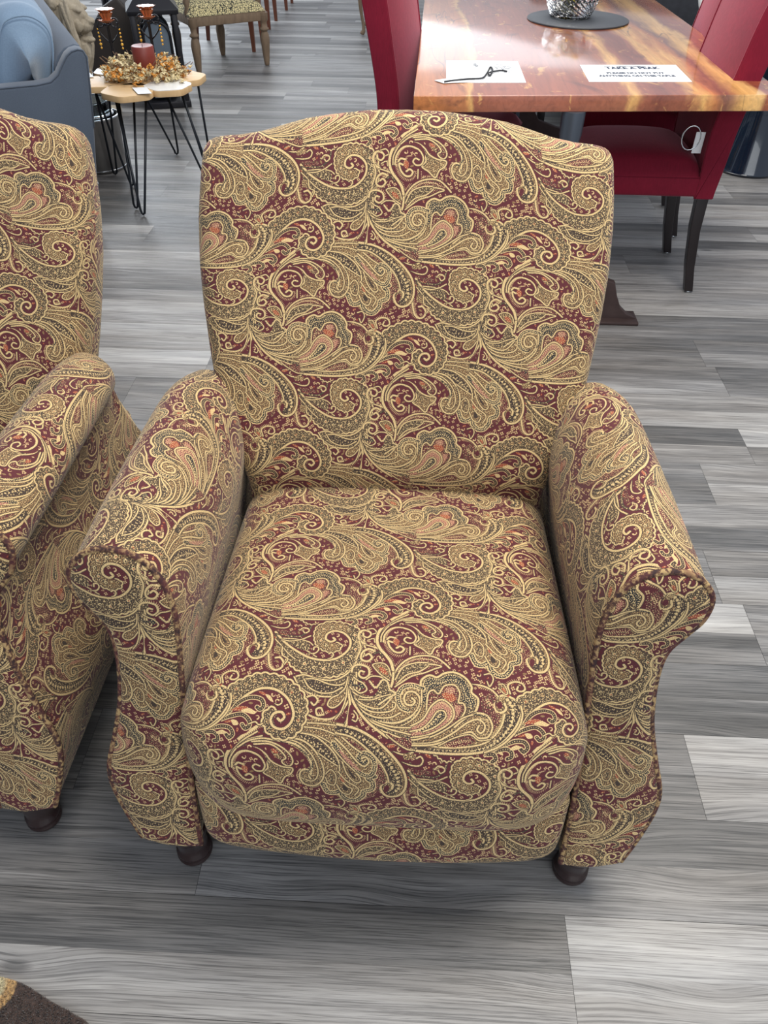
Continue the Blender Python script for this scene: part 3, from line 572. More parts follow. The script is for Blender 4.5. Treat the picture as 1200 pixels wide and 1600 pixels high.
# ---- the setting: plank floor, each plank with its own tone, a few altered by shade and glare ----
def make_floor():
    bm = bmesh.new(); tone, seed = [], []
    rnd = random.Random(21); x0, x1 = -4.6, 5.4
    known = {0: [(.299, .34, .66)], 1: [(.592, .30, .68)], -1: [], }
    # row k lies between y = .5055+.1815k and the next; known joints are (x, tone left, tone right)
    # per row: joints (x, (near, far) tones left of it, (near, far) tones right of it)
    K = {-2: [(-.60, (.6, .6), (.62, .66)), (.93, (.62, .66), (.7, .6))], -1: [(.298, (.64, .34), (.74, .84))], 0: [(-.341, (.50, .46), (.54, .36)), (.87, (.54, .40), (.60, .44))],  # last row here: dark far half past its first joint holds painted chair shade
         1: [(-.62, (.28, .24), (.3, .3)), (.588, (.48, .52), (.66, .74))], 2: [(-.5, (.3, .22), (.3, .3)), (1.4, (.52, .76), (.5, .6))], 3: [(.818, (.42, .82), (.56, .58))],
         4: [(-.45, (.36, .4), (.50, .44))], 5: [(-.1, (.3, .3), (.34, .68))], 6: [(.855, (.34, .32), (.68, .60))], 7: [(-.2, (.56, .6), (.58, .26))], 8: [(.30, (.62, .56), (.76, .62))],
         9: [(-.7, (.74, .84), (.6, .5)), (1.05, (.5, .46), (.52, .30))], 10: [(-.2, (.74, .8), (.44, .38))], 11: [(-1.9, (.66, .74), (.70, .80)), (.2, (.7, .8), (.40, .34))], 12: [(-.5, (.58, .50), (.4, .46))],  # pale left tones in these rows include painted floor glare, not plank colour alone
         13: [(-.6, (.56, .76), (.5, .4))], 14: [(-1.6, (.42, .52), (.70, .52)), (.9, (.5, .5), (.58, .5))], 15: [(-1.209, (.50, .74), (.40, .34))], 16: [(-.9, (.34, .38), (.34, .6))], 17: [(-1.7, (.46, .56), (.50, .4))]}
    rt = lambda: (rnd.uniform(.30, .74), rnd.uniform(.30, .74))
    for k in range(-12, 56):
        ya = .5055+.1815*k
        js = K.get(k)
        if js:
            segs = [(js[0][0]-1.22, js[0][0], js[0][1])]
            for i, j in enumerate(js): segs.append((j[0], (js[i+1][0] if i+1 < len(js) else j[0]+1.22), j[2]))
        else:
            a = rnd.uniform(-1.2, 0); segs = [(a, a+1.22, rt())]
        lo, hi = segs[0][0], segs[-1][1]
        segs = [(a, b, tuple(.50+(q-.5)*.62 for q in c)) for a, b, c in segs]
        while lo > x0: segs.append((lo-1.22, lo, rt())); lo -= 1.22
        while hi < x1: segs.append((hi, hi+1.22, rt())); hi += 1.22
        for a, b, tt in segs:
            a, b = max(a, x0), min(b, x1)
            if b <= a: continue
            g = .0004; sd = rnd.random()
            for h in (0, 1):
                y0 = ya+.09075*h+(g if h == 0 else 0); y1 = ya+.09075*(h+1)-(g if h else 0)
                bm.faces.new([bm.verts.new(p) for p in ((a+g, y0, 0), (b-g, y0, 0), (b-g, y1, 0), (a+g, y1, 0))]); tone.append(tt[h]); seed.append((sd+.37*h) % 1)
    n = len(tone); tone.append(.0); seed.append(0.)
    bm.faces.new([bm.verts.new(p) for p in ((x0, -1.9, -.001), (x1, -1.9, -.001), (x1, 10.8, -.001), (x0, 10.8, -.001))])
    o = link('floor', bm, M['floor'], smooth=False)
    for nm, d in (('tone', tone), ('seed', seed)):
        at = o.data.attributes.new(nm, 'FLOAT', 'FACE'); at.data.foreach_set('value', d)
    tag(o, kind='structure')
make_floor()
bm = bmesh.new(); box(bm, (.4, 10.8, 1.6), (10, .1, 3.4)); tag(link('wall_back', bm, M['wallp'], smooth=False), kind='structure')

# ---- the paisley push-back armchair ----
PX, PY = .407/361, .395/360                       # metres per drawing unit of the repeat
def uvf(ax, av, px=390.8, py=496., rot=0):
    """returns f(u, v) in metres -> texture coordinates, the drawing point (px, py) lying at (ax, av)"""
    def f(u, v): return ((px+(u-ax)/PX)/361., 1-(py-(v-av)/PY)/360.)
    return f
def arclen(P):
    P = np.array(P); return np.r_[0, np.cumsum(np.hypot(*np.diff(P, axis=0).T))]
def pillow(loop, spine, hw, uvfun, parent, name, nu=40, post=None, e=7, sx=.0, uvv=None):
    """closed side profile (y,z) swept across x and drawn in towards its spine at the ends"""
    L = np.array(loop); a, b = np.array(spine[0]), np.array(spine[1]); d = b-a
    tt = np.clip(((L-a)@d)/(d@d), 0, 1)[:, None]; S = a+tt*d
    s = arclen(np.vstack([L, L[:1]])); v = -s if uvv is None else uvv(s)
    P, us = [], []
    for i in range(nu+1):
        u = math.sin(math.pi*(i/nu-.5)); u = u*.35+.65*(2*i/nu-1) if abs(u) < .0 else math.copysign(1-(1-abs(u))**.8, u)
        g = max(0., 1-abs(u)**e)**.5
        row = []
        for j, (l, q) in enumerate(zip(L, S)):
            p = q+(l-q)*(.0+g); row.append([u*hw(l), p[0], p[1]])
        if post: row = [post(r, u, j) for j, r in enumerate(row)]
        P.append(row); us.append(u)
    Q = np.array(P); d = np.r_[np.zeros((1, Q.shape[1])), np.cumsum(np.linalg.norm(np.diff(Q, axis=0), axis=2), axis=0)]; d -= d[nu//2]
    UV = [[uvfun(d[i][j % len(L)], v[j]) for j in range(len(L)+1)] for i in range(nu+1)]
    bm, V = grid(P, UV, wrapv=True)
    return link(name, bm, M['cloth'], parent)
PANEL = [(.303, .10), (.305, .22), (.303, .335), (.298, .44), (.294, .54), (.299, .595), (.318, .636), (.347, .657), (.382, .662), (.412, .651), (.432, .624), (.428, .592), (.410, .566), (.390, .535), (.385, .485), (.393, .41), (.413, .335), (.431, .275), (.432, .23), (.417, .165), (.400, .112)]
def recliner(loc, rz, label, du=(0, 0)):
    root = empty('paisley_armchair', loc, rz, label=label, cat='armchair', group=None)
    Y0 = .9
    ox, oy = du
    # seat cushion
    top = [(1.15, .345), (1.16, .385), (1.14, .425), (1.08, .444), (.98, .457), (.88, .467), (.78, .475), (.70, .481), (.635, .478), (.580, .463), (.538, .434), (.516, .39), (.508, .345), (.510, .298), (.530, .262), (.62, .258), (.80, .280), (1.0, .285), (1.1, .30)]
    L = spline([(y-Y0, z) for y, z in top], 6, True)
    fu = uvf(-.252+ox, -.335+oy)
    def hw(l): t = np.clip((l[0]+Y0-.55)/.5, 0, 1); return .303*(1-t)+.292*t
    def post(r, u, j):
        if r[2] > .35: r[2] += .014*(1-u*u)*min(1, max(0, (r[1]+Y0-.52)/.15))
        r[1] += .030*abs(u)**5*max(0, 1-(r[1]+Y0-.52)/.12) if r[1]+Y0 < .64 else 0
        return r
    pillow(L, ((1.06-Y0, .36), (.62-Y0, .378)), hw, fu, root, 'seat_cushion', post=post, uvv=lambda s: -s*1.02+.0905, e=9)
    # back: profile in (n, s): n through the thickness (front = 0), s up the slope
    k = math.hypot(1, .5)
    S0, S1 = -.10, (1.04-.45)*k
    lp = [(.03, S0), (.012, -.045), (-.006, -.004), (-.024, .030), (-.029, .075), (-.026, .13), (-.021, .22), (-.015, .36), (-.006, .48), (.0, .575), (.010, .628), (.035, .655), (.068, .658), (.105, .645), (.125, .60), (.128, .45), (.128, .2), (.125, 0), (.09, S0-.015), (.05, S0-.02)]
    Lb = spline(lp, 7, True)
    hs = [(-.15, .285), (.0, .285), (.06, .300), (.12, .325), (.19, .343), (.25, .352), (.33, .361), (.42, .367), (.51, .367), (.575, .363), (.62, .358), (.645, .355), (.67, .353)]
    hx, hy = zip(*hs)
    arch = lambda x: np.interp(abs(x), [0, .06, .12, .17, .20, .25, .29, .33, .40], [0, .001, .007, .014, .021, .034, .040, .042, .042])*1.118
    def hb(l): return float(np.interp(l[1], hx, hy))
    def bpost(r, u, j):
        x, n, s = r
        if s > .3: s -= arch(x)*min(1, (s-.3)/.28)
        r_ = [x, 1.083+(s/k)*.5+n*.894-Y0, .45+s/k-n*.447]; return r_
    a = arclen(np.vstack([Lb, Lb[:1]]))
    o = pillow(Lb, ((.055, .0), (.055, .632)), hb, uvf(-.267+ox, .313+oy), root, 'backrest', nu=64, post=bpost, e=26, uvv=lambda s: s+S0)
    # arms with rolled tops
    prof = spline(PANEL, 5, False); base = spline([PANEL[-1], (.35, .098), PANEL[0]], 3, False)[1:-1]
    ring = np.vstack([prof, base]); al = arclen(np.vstack([ring, ring[:1]]))
    yf = lambda z: .555+(z-.10)*.25
    for sg in (1, -1):
        P, UV = [], []
        f = uvf(-.955+ox, .565+oy, 566, 432) if sg > 0 else uvf(.905+ox, .552+oy, 499, 532)
        ts = list(np.linspace(0, .92, 18))+[.945, .965, .98, .991, 1.0]
        for t in ts:
            q = max(0, (t-.92)/.08); sh = math.sqrt(max(0, 1-q*q))
            row, ur = [], []
            for (x, z), l in zip(ring, al):
                up = min(1, max(0, (z-.43)/.12)); up = up*up*(3-2*up)
                yr = 1.320-.075*min(1, max(0, (z-.25)/.2))-(z-.5)*.15*(z > .5)
                y = yf(z)*(1-t)+yr*t
                e_ = max(0, (t-.72)/.28)**2; xx = x-(.022*t+.03*e_)*up*(x-.29)/.14; bl = math.sin(math.pi*min(1, t*1.02))**.7; xx -= .018*bl*math.exp(-((z-.53)/.09)**2)*(x < .34); xx += .006*bl*math.exp(-((z-.61)/.05)**2)*(x > .38)+.012*t*(1-up)*(x > .36)*-1
                zz = z+.012*math.sin(math.pi*t)*up*math.exp(-((x-.37)/.05)**2) - .008*t*up-.035*e_*up
                cx, cz = (.355, .575) if up > 0 else (.345, z)
                if up > 0: xx = cx+(xx-cx)*(1-(1-sh)*up); zz = cz+(zz-cz)*(1-(1-sh)*up)
                row.append((sg*xx, y-Y0, zz)); ur.append(f(-y if sg > 0 else y, l))
            ur.append(f(-y if sg > 0 else y, al[-1])); P.append(row); UV.append(ur)
        bm, V = grid(P, UV, wrapv=True); bm.faces.new(V[-1])
        arm = link('armrest', bm, M['cloth'], root)
        # front panel, gently padded
        g = uvf(.356+ox, .319+oy, 567, 435) if sg > 0 else uvf(-.346+ox, .433+oy, 567, 435)
        c = np.array([.350, .42]); rings, uvs = [], []
        spine = lambda p: np.array([.352 if p[1] < .5 else .352+(p[1]-.5)*.05, min(max(p[1], .14), .615)])
        for s_, d_ in ((1, -.001), (.985, .004), (.95, .008), (.86, .011), (.6, .013), (.3, .014), (.0, .014)):
            rr, uu = [], []
            for p in ring:
                cc_ = spine(p); q = cc_+(p-cc_)*s_; rr.append((sg*q[0], yf(q[1])-d_-Y0, q[1])); uu.append(g(sg*q[0], q[1]))
            uu.append(uu[0]); rings.append(rr); uvs.append(uu)
        bm, V = grid(rings, uvs, wrapv=True); link('front_panel', bm, M['cloth'], arm)
        # welt around the panel
        wl = [(sg*(p[0]), yf(p[1])-.003-Y0, p[1]) for p in prof]
        bm = bmesh.new(); tube(bm, wl, .0052, 8); uvl = bm.loops.layers.uv.verify(); bm.faces.ensure_lookup_table()
        for q, fc in enumerate(bm.faces):
            i_, k_ = q//8, q % 8
            for n_, lp_ in enumerate(fc.loops): lp_[uvl].uv = ((i_+(n_ > 1))*.021, .31+.006*((k_+(n_ in (1, 2)))))
        link('piping', bm, M['welt'], arm)
    # front rail under the cushion
    rl = spline([(y-Y0, z) for y, z in [(.62, .275), (.590, .262), (.572, .235), (.556, .19), (.547, .14), (.555, .106), (.585, .092), (.63, .10), (.64, .2), (.63, .27)]], 5, True)
    def rpost(r, u, j):
        if r[2] < .17: r[2] -= .018*(1-u*u)*(.17-r[2])/.08
        r[1] -= .012*(1-u*u)
        return r
    pillow(rl, ((.59-Y0, .24), (.59-Y0, .13)), lambda l: .300, uvf(.1+ox, .02+oy), root, 'front_rail', nu=36, post=rpost, e=16)
    # carcass and outside back
    bm = bmesh.new(); box(bm, (0, .97-Y0, .19), (.60, .72, .17), bevel=.015)
    uvl = bm.loops.layers.uv.verify(); 
    for fc in bm.faces:
        for lp_ in fc.loops: co = lp_.vert.co; lp_[uvl].uv = ((co.x+co.y)/.407, co.z/.395)
    link('seat_base', bm, M['cloth'], root)
    bm = bmesh.new(); box(bm, (0, 1.300-Y0, .26), (.70, .05, .32), bevel=.02, rot=None)
    uvl = bm.loops.layers.uv.verify()
    for fc in bm.faces:
        for lp_ in fc.loops: co = lp_.vert.co; lp_[uvl].uv = (co.x/.407, co.z/.395)
    link('outside_back', bm, M['cloth'], root)
    for x, y, lean in ((.338, .583, 0), (-.335, .583, 0), (.33, 1.30, 0), (-.33, 1.30, 0)):
        bm = bmesh.new(); lathe(bm, [(.024, 0), (.029, .002), (.0315, .007), (.0315, .012), (.028, .016), (.0305, .020), (.0305, .025), (.026, .029), (.0265, .05), (.029, .075), (.033, .086), (.034, .092), (.034, .112)], (x, y-Y0, 0))
        link('foot', bm, M['espresso'], root)
    return root
recliner((-.022, .9, 0), 0, 'paisley upholstered armchair standing whole in the middle of the showroom floor')
recliner((-.979, .957, 0), R(-1.8), 'matching paisley armchair cut off by the left edge, beside the blue grey sofa', du=(.215, .045))
# ---- slab dining table with two sheets, a mat and a cut-glass vase ----
t = empty('dining_table', (0, 0, 0), label='glossy live slab dining table in red and honey wood', cat='table')
bm = bmesh.new(); prism(bm, [(-.024, 2.588), (1.152, 2.700), (1.100, 4.95), (.004, 4.95)], 'z', .7125, .76, .0025); link('tabletop', bm, M['slab'], t, auto=40)
for cx, y in ((.486, 2.66), (.525, 4.55)):
    bm = bmesh.new(); lathe(bm, [(.032, .10), (.032, .62), (.036, .64), (.038, .7125)], (cx, y, 0)); link('pedestal', bm, M['pewter'], t, auto=40)
    half = [(.350, 0), (.352, .014), (.312, .030), (.284, .055), (.262, .10), (.245, .15), (.12, .19), (.045, .30)]
    bm = bmesh.new(); prism(bm, [(cx+a, b) for a, b in half]+[(cx-a, b) for a, b in half[::-1]], 'y', y-.03, y+.0, .004); p_ = link('base_plate', bm, M['iron'], t, auto=40)
    bm = bmesh.new(); box(bm, (cx, y-.015, .006), (.71, .10, .012), bevel=.003); link('base_flange', bm, M['iron'], p_, auto=40)
def sheet(name, pts, z, label, cat, grp=None, mat='paper', th=.0012, parent=None):
    bm = bmesh.new(); prism(bm, pts, 'z', z, z+th); o = link(name, bm, M[mat], parent, smooth=False)
    return tag(o, label, cat, grp) if not parent else o
def lettering(txt, loc, rz, size, mat, parent, font_sx=1.0, name='lettering', bold=.0):
    cu = bpy.data.curves.new(name, 'FONT'); cu.body = txt; cu.size = size; cu.align_x = 'CENTER'; cu.align_y = 'CENTER'; cu.offset = bold; cu.extrude = .0001
    o = bpy.data.objects.new('tmp', cu); C.objects.link(o); bpy.context.view_layer.update()
    me = bpy.data.meshes.new_from_object(o.evaluated_get(bpy.context.evaluated_depsgraph_get())); bpy.data.objects.remove(o)
    me.materials.clear(); me.materials.append(mat); p = bpy.data.objects.new(name, me); C.objects.link(p)
    p.location = loc; p.rotation_euler = (0, 0, rz); p.scale = (font_sx, 1, 1); p.parent = parent; return p
s2_ = sheet('paper_sign', [(.546, 2.806), (.887, 2.836), (.889, 3.069), (.549, 3.039)], .7602, 'white printed notice TAKE A PEAK lying on the right of the table', 'sign')
lettering('TAKE A PEAK', (.725, 3.005, .7616), R(5), .046, M['ink'], s2_, .68, bold=.0022)
lettering('PLEASE DO NOT PUT', (.722, 2.935, .7616), R(5), .028, M['ink'], s2_, .74, bold=.0016)
lettering('ANYTHING ON THIS TABLE', (.720, 2.895, .7616), R(5), .028, M['ink'], s2_, .74, bold=.0016)
bm = bmesh.new(); tube(bm, [(.725+.05*math.cos(a), 3.018+.016*math.sin(a), .7617) for a in np.linspace(.2, 2.9, 12)], .0012, 5); link('arched_logo_line', bm, M['ink'], s2_)
s1_ = sheet('paper_sign', [(.078, 2.752), (.338, 2.776), (.336, 3.077), (.082, 3.064)], .7602, 'white sheet with a sketched logo on the left of the table', 'sign')
for k, (x, y, sz) in enumerate(((.262, 2.985, .020), (.285, 2.93, .016), (.262, 2.955, .014), (.29, 2.975, .012))):
    bm = bmesh.new()
    for a in np.linspace(0, 5.2, 7): bx_, by_ = x+sz*math.cos(a)*.8, y+sz*math.sin(a)*1.6; tube(bm, [(bx_-.004, by_-.002, .7616), (bx_+.002, by_+.005, .7617), (bx_+.005, by_-.001, .7616)], .0007, 4)
    link('logo_stroke', bm, M['ink'], s1_)
lettering('NEW', (.185, 3.0, .7616), R(95), .022, M['ink'], s1_, 1.0)
sl = sheet('price_tag', [(.040, 2.772), (.068, 2.738), (.215, 2.775), (.10, 2.812)], .7620, 'small white price slip on the front left table edge under a black cord', 'tag')
bm = bmesh.new(); tube(bm, spline([(.072, 2.742, .766), (.10, 2.765, .765), (.15, 2.785, .766), (.195, 2.80, .766), (.215, 2.87, .765), (.232, 2.96, .765), (.236, 2.90, .768), (.224, 2.84, .766), (.222, 2.865, .768), (.262, 2.915, .765), (.285, 2.905, .765)], 8), .0026, 8)
tag(link('tag_cord', bm, M['cord']), 'looped black cord tied to the price slip on the table', 'cord')
bm = bmesh.new(); lathe(bm, [(.210, .7602), (.216, .762), (.216, .766), (.212, .768)], (.660, 3.876, 0), 64)
tag(link('place_mat', bm, M['mat'], auto=40), 'round charcoal mat under the cut glass vase', 'mat')
v = empty('glass_vase', (.628, 3.895, .768), label='cut glass bowl vase standing on the charcoal mat', cat='vase')
bm = bmesh.new(); prof = [(.070, 0), (.084, .006), (.088, .018), (.100, .045), (.112, .085), (.112, .125), (.098, .165), (.088, .185)]
n = 48; rings = []
for i, (r, z) in enumerate(spline(prof, 4)):
    rings.append([bm.verts.new(((r+.0045*(1 if (k+i) % 2 else -1))*math.cos(2*math.pi*k/n), (r+.0045*(1 if (k+i) % 2 else -1))*math.sin(2*math.pi*k/n), z)) for k in range(n)])
inn = [[bm.verts.new((r*math.cos(2*math.pi*k/n), r*math.sin(2*math.pi*k/n), z)) for k in range(n)] for r, z in spline([(.080, .184), (.090, .160), (.103, .122), (.103, .085), (.091, .045), (.076, .016)], 3)]
al_ = rings+inn
for A, B in zip(al_, al_[1:]):
    for k in range(n): bm.faces.new((A[k], A[(k+1) % n], B[(k+1) % n], B[k]))
bm.faces.new(al_[0][::-1]); bm.faces.new(al_[-1]); link('bowl', bm, M['glass'], v, smooth=False)
fl = empty('yellow_flowers', (.628, 3.895, .79), label='yellow flowers with olive leaves inside the glass vase', cat='flowers')
rf = random.Random(3); bp, bl = bmesh.new(), bmesh.new()
for k in range(26):
    a, r, z = rf.uniform(0, 6.28), rf.uniform(0, .066), rf.uniform(.07, .19)
    for q in range(7):
        b = q*.9+a; m_ = Matrix.Translation((r*math.cos(a)+.012*math.cos(b), r*math.sin(a)+.012*math.sin(b), z+rf.uniform(-.004, .004))) @ Matrix.Rotation(b, 4, 'Z') @ Matrix.Rotation(rf.uniform(.3, 1.2), 4, 'Y') @ Matrix.Diagonal((.014, .009, .0035, 1))
        bmesh.ops.create_icosphere(bp, subdivisions=1, radius=1, matrix=m_)
for k in range(46):
    a, r, z = rf.uniform(0, 6.28), rf.uniform(.01, .06), rf.uniform(.015, .10)
    m_ = Matrix.Translation((r*math.cos(a), r*math.sin(a), z)) @ Matrix.Rotation(a, 4, 'Z') @ Matrix.Rotation(rf.uniform(-1.4, 1.4), 4, 'Y') @ Matrix.Diagonal((.022, .008, .002, 1))
    bmesh.ops.create_icosphere(bl, subdivisions=1, radius=1, matrix=m_)
link('blossom', bp, M['petal'], fl); link('foliage', bl, M['leaf'], fl)

# ---- crimson dining chairs ----
def red_chair(loc, rz, label):
    """seat faces local -x, back at x=0, near side y=0, far side y=.44"""
    t = empty('upholstered_dining_chair', loc, rz, label=label, cat='chair'); W = .44
    side = spline([(-.080, .376), (-.084, .380), (-.085, .45), (-.088, .60), (-.060, .78), (-.028, .95), (.006, 1.04), (.045, 1.05), (.070, 1.03), (.055, .93), (.020, .76), (-.004, .62), (-.012, .50), (-.021, .40), (-.022, .380), (-.026, .376)], 4, True)
    bm = bmesh.new(); prism(bm, [tuple(p) for p in side], 'y', 0, W, .012); b = link('backrest', bm, M['red'], t, auto=50)
    bm = bmesh.new(); wl = [p for p in side if p[0] <= 1]; tube(bm, [(p[0], .006, p[1]) for p in side], .004, 6, closed=True); link('piping', bm, M['red'], b); bm = bmesh.new(); tube(bm, [(p[0], W-.006, p[1]) for p in side], .004, 6, closed=True); link('piping', bm, M['red'], b)
    bm = bmesh.new(); box(bm, (-.285, W/2, .415), (.44, W-.004, .075), bevel=.012); link('seat_rail', bm, M['red'], t, auto=50)
    P = []
    for i in range(17):
        u = -1+i/8; row = []
        for j in range(17):
            w_ = -1+j/8; g = (max(0, 1-abs(u)**6)*max(0, 1-abs(w_)**6))**.5; row.append((-.295+u*.225, W/2+w_*(W/2), .448+.062*g+.022*(1-u*u)*(1-w_*w_)))
        P.append(row)
    bm, V = grid(P); link('seat', bm, M['red'], t)
    for x, y, ln in ((-.05, .035, 1), (-.05, W-.035, 1), (-.475, .04, 0), (-.475, W-.04, 0)):
        bm = bmesh.new(); pr = [(x-.022, .39), (x+.022, .39)]
        if ln: pts = [(x-.022, .39), (x+.022, .39), (x+.026, .25), (x+.046, .10), (x+.066, .006), (x+.034, .006), (x+.008, .12), (x-.014, .26)]
        else: pts = [(x-.022, .39), (x+.022, .39), (x+.015, .006), (x-.015, .006)]
        prism(bm, pts, 'y', y-.018, y+.018, .003); l_ = link('leg', bm, M['blackwood'], t, auto=40)
        bm = bmesh.new(); xx = x+.05 if ln else x; lathe(bm, [(.012, 0), (.015, .002), (.015, .006), (.010, .009)], (xx, y, 0), 14); link('glide', bm, M['chrome'], l_)
    return t
red_chair((1.098, 2.865, 0), R(0), 'crimson upholstered chair tucked under the right side of the table, nearest the viewer')
red_chair((1.165, 3.42, 0), R(-7), 'crimson upholstered chair on the right of the table, behind the nearer one')
c_ = red_chair((-.075, 3.62, 0), R(180-13), 'crimson upholstered chair on the left side of the slab table')
hang = empty('hang_tag', (0, 0, 0), label='white hang tag looped on the right crimson chair above its seat', cat='tag')
bm = bmesh.new(); box(bm, (.985, 2.905, .555), (.032, .003, .070), rot=Matrix.Rotation(R(0), 3, 'Y')); link('card', bm, M['paper'], hang, smooth=False)
bm = bmesh.new(); tube(bm, [(.955+.032*math.cos(a), 2.905, .570+.040*math.sin(a)) for a in np.linspace(0, 6.283, 20)[:-1]], .003, 6, closed=True); link('loop', bm, M['chrome'], hang)

# ---- planter, charcoal seat and white rim beyond the table ----
bm = bmesh.new(); lathe(bm, [(tuple(p)) for p in spline([(.165, .0), (.172, .012), (.166, .03), (.128, .20), (.112, .36), (.12, .5), (.17, .62), (.185, .66)], 5)], (1.79, 4.42, 0), 40)
tag(link('pedestal_stand', bm, M['planter']), 'glossy blue black flared pedestal on the floor behind the right crimson chair', 'pedestal')
t = empty('charcoal_sofa', (1.72, 5.52, 0), R(0), label='charcoal sofa beyond the far right side of the table', cat='sofa')
bm = bmesh.new(); box(bm, (0, 0, .27), (2.1, .85, .34), bevel=.05, seg=4); link('seat', bm, M['darkgrey'], t)
bm = bmesh.new(); box(bm, (0, .36, .55), (2.1, .2, .66), bevel=.06, seg=4); link('backrest', bm, M['darkgrey'], t)
for sx in (-1, 1):
    bm = bmesh.new(); box(bm, (sx*1.0, -.02, .38), (.16, .8, .46), bevel=.05, seg=4); link('armrest', bm, M['darkgrey'], t)
    for sy in (-1, 1): bm = bmesh.new(); box(bm, (sx*.98, sy*.36, .05), (.05, .05, .1), bevel=.006); link('foot', bm, M['blackwood'], t)
bm = bmesh.new(); tube(bm, spline([(1.70, 5.30, .0), (1.70, 5.30, .30), (1.67, 5.30, .50), (1.60, 5.3, .62), (1.55, 5.3, .80)], 6), .016, 10); lathe(bm, [(.12, 0), (.12, .012), (.02, .02)], (1.70, 5.30, 0)); tag(link('bent_floor_post', bm, M['white']), 'curved white post standing before the charcoal armchair', 'post')

# ---- blue grey sofa, cut by the left edge ----
t = empty('sofa', (-1.35, 3.38, 0), R(28), label='slate blue sofa with a low arm at the upper left', cat='sofa')
side = [(-1.0, .19), (-1.0, .575), (-.97, .597), (-.60, .600), (-.20, .600), (-.145, .606), (-.112, .628), (-.086, .662), (-.062, .69), (-.040, .704), (-.015, .709), (.004, .704), (.014, .68), (-.02, .425), (-.062, .19)]
bm = bmesh.new(); prism(bm, side, 'y', 0, .10, .012); a_ = link('armrest', bm, M['sofa'], t, auto=35)
bm = bmesh.new(); tube(bm, [(x, .004, z) for x, z in side[1:-1]], .0035, 6); link('piping', bm, M['sofa'], a_)
bm = bmesh.new(); prism(bm, [(-.13, .19), (-.105, .64), (-.085, .675), (-.055, .70), (-.015, .711), (.006, .704), (.013, .68), (-.02, .425), (-.062, .19)], 'y', .10, 1.75, .01); link('backrest', bm, M['sofa'], t, auto=35)
bm = bmesh.new(); prism(bm, side, 'y', 1.75, 1.85, .012); link('armrest', bm, M['sofa'], t, auto=35)
bm = bmesh.new(); box(bm, (-.53, .925, .26), (.92, 1.65, .14), bevel=.015); link('seat_frame', bm, M['sofa'], t, auto=40)
bm = bmesh.new(); box(bm, (-.56, .925, .40), (.84, 1.64, .15), bevel=.04, seg=4); link('seat_cushion', bm, M['sofa_pillow'], t)
def cushion(name, y0, y1, parent):
    P = []; L = spline([(-.13, .49), (-.10, .60), (-.070, .72), (-.085, .79), (-.15, .835), (-.24, .83), (-.29, .78), (-.345, .64), (-.365, .52), (-.31, .475), (-.2, .475)], 4, True); cy = (-.20, .63)
    for i in range(25):
        u = -1+i/12; g = max(0, 1-abs(u)**7)**.5; P.append([(cy[0]+(x-cy[0])*g, (y0+y1)/2+u*(y1-y0)/2, cy[1]+(z-cy[1])*(.15+.85*g)+.006*math.sin(9*x+14*u)) for x, z in L])
    bm, V = grid(P, wrapv=True); bm.faces.new(V[0][::-1]); bm.faces.new(V[-1]); o = link(name, bm, M['sofa_pillow'], parent)
    bm = bmesh.new(); tube(bm, [(P[2][j][0]*1.0, P[1][j][1], P[2][j][2]) for j in range(len(L))], .004, 6, closed=True); link('piping', bm, M['sofa_pillow'], o)
cushion('back_cushion', .13, .90, t); cushion('back_cushion', .94, 1.70, t)
for x, y, dx in ((-.075, .05, -.03), (-.92, .05, .03), (-.075, 1.8, -.03), (-.92, 1.8, .03)):
    bm = bmesh.new(); prism(bm, [(x-.028, .195), (x+.022, .195), (x+dx+.012, .004), (x+dx-.014, .004)] , 'y', y-.03, y+.02, .003); l_ = link('leg', bm, M['pewter'], t, auto=40)
    bm = bmesh.new(); lathe(bm, [(.012, 0), (.012, .005)], (x+dx, y-.005, 0), 12); link('glide', bm, M['chrome'], l_)

# ---- clover-top side table on hairpin legs, and what stands on it ----
t = empty('side_table', (-1.30, 3.84, 0), label='petal topped side table on black hairpin legs, beside the blue sofa', cat='table')
def hexp(cx, cy, r, rot, sq=1.0):
    pts = [(cx+r*math.cos(rot+k*math.pi/3), cy+r*sq*math.sin(rot+k*math.pi/3)) for k in range(6)]; out = []
    for i, p in enumerate(pts):
        a, b = np.array(pts[i-1]), np.array(pts[(i+1) % 6]); p = np.array(p)
        for f in (.16, .05): out.append(tuple(p+(a-p)*f-(p-[cx, cy])*(.03 if f < .1 else 0)))
        for f in (.05, .16): out.append(tuple(p+(b-p)*f-(p-[cx, cy])*(.03 if f < .1 else 0)))
    return out
tops = [(-1.296, 3.672, .128, .52, 'oak', 'oak petal'), (-1.145, 3.760, .112, .30, 'white', 'white petal'), (-1.12, 3.93, .115, .45, 'oak', 'oak petal'), (-1.475, 3.80, .118, .2, 'oak', 'oak petal'), (-1.46, 4.00, .105, .6, 'white', 'white petal'), (-1.30, 3.86, .125, .0, 'oak', 'oak petal'), (-1.29, 4.05, .115, .1, 'oak', 'oak petal')]
for cx, cy, r, ro, mt, lb in tops:
    bm = bmesh.new(); prism(bm, hexp(cx+1.30, cy-3.84, r, ro), 'z', .474, .5, .002); o = link('table_top', bm, M['oak'], t, auto=40)
    if mt == 'white':
        bm = bmesh.new(); prism(bm, hexp(cx+1.30, cy-3.84, r-.001, ro), 'z', .5, .502); w_ = link('white_surface', bm, M['white'], o, smooth=False)
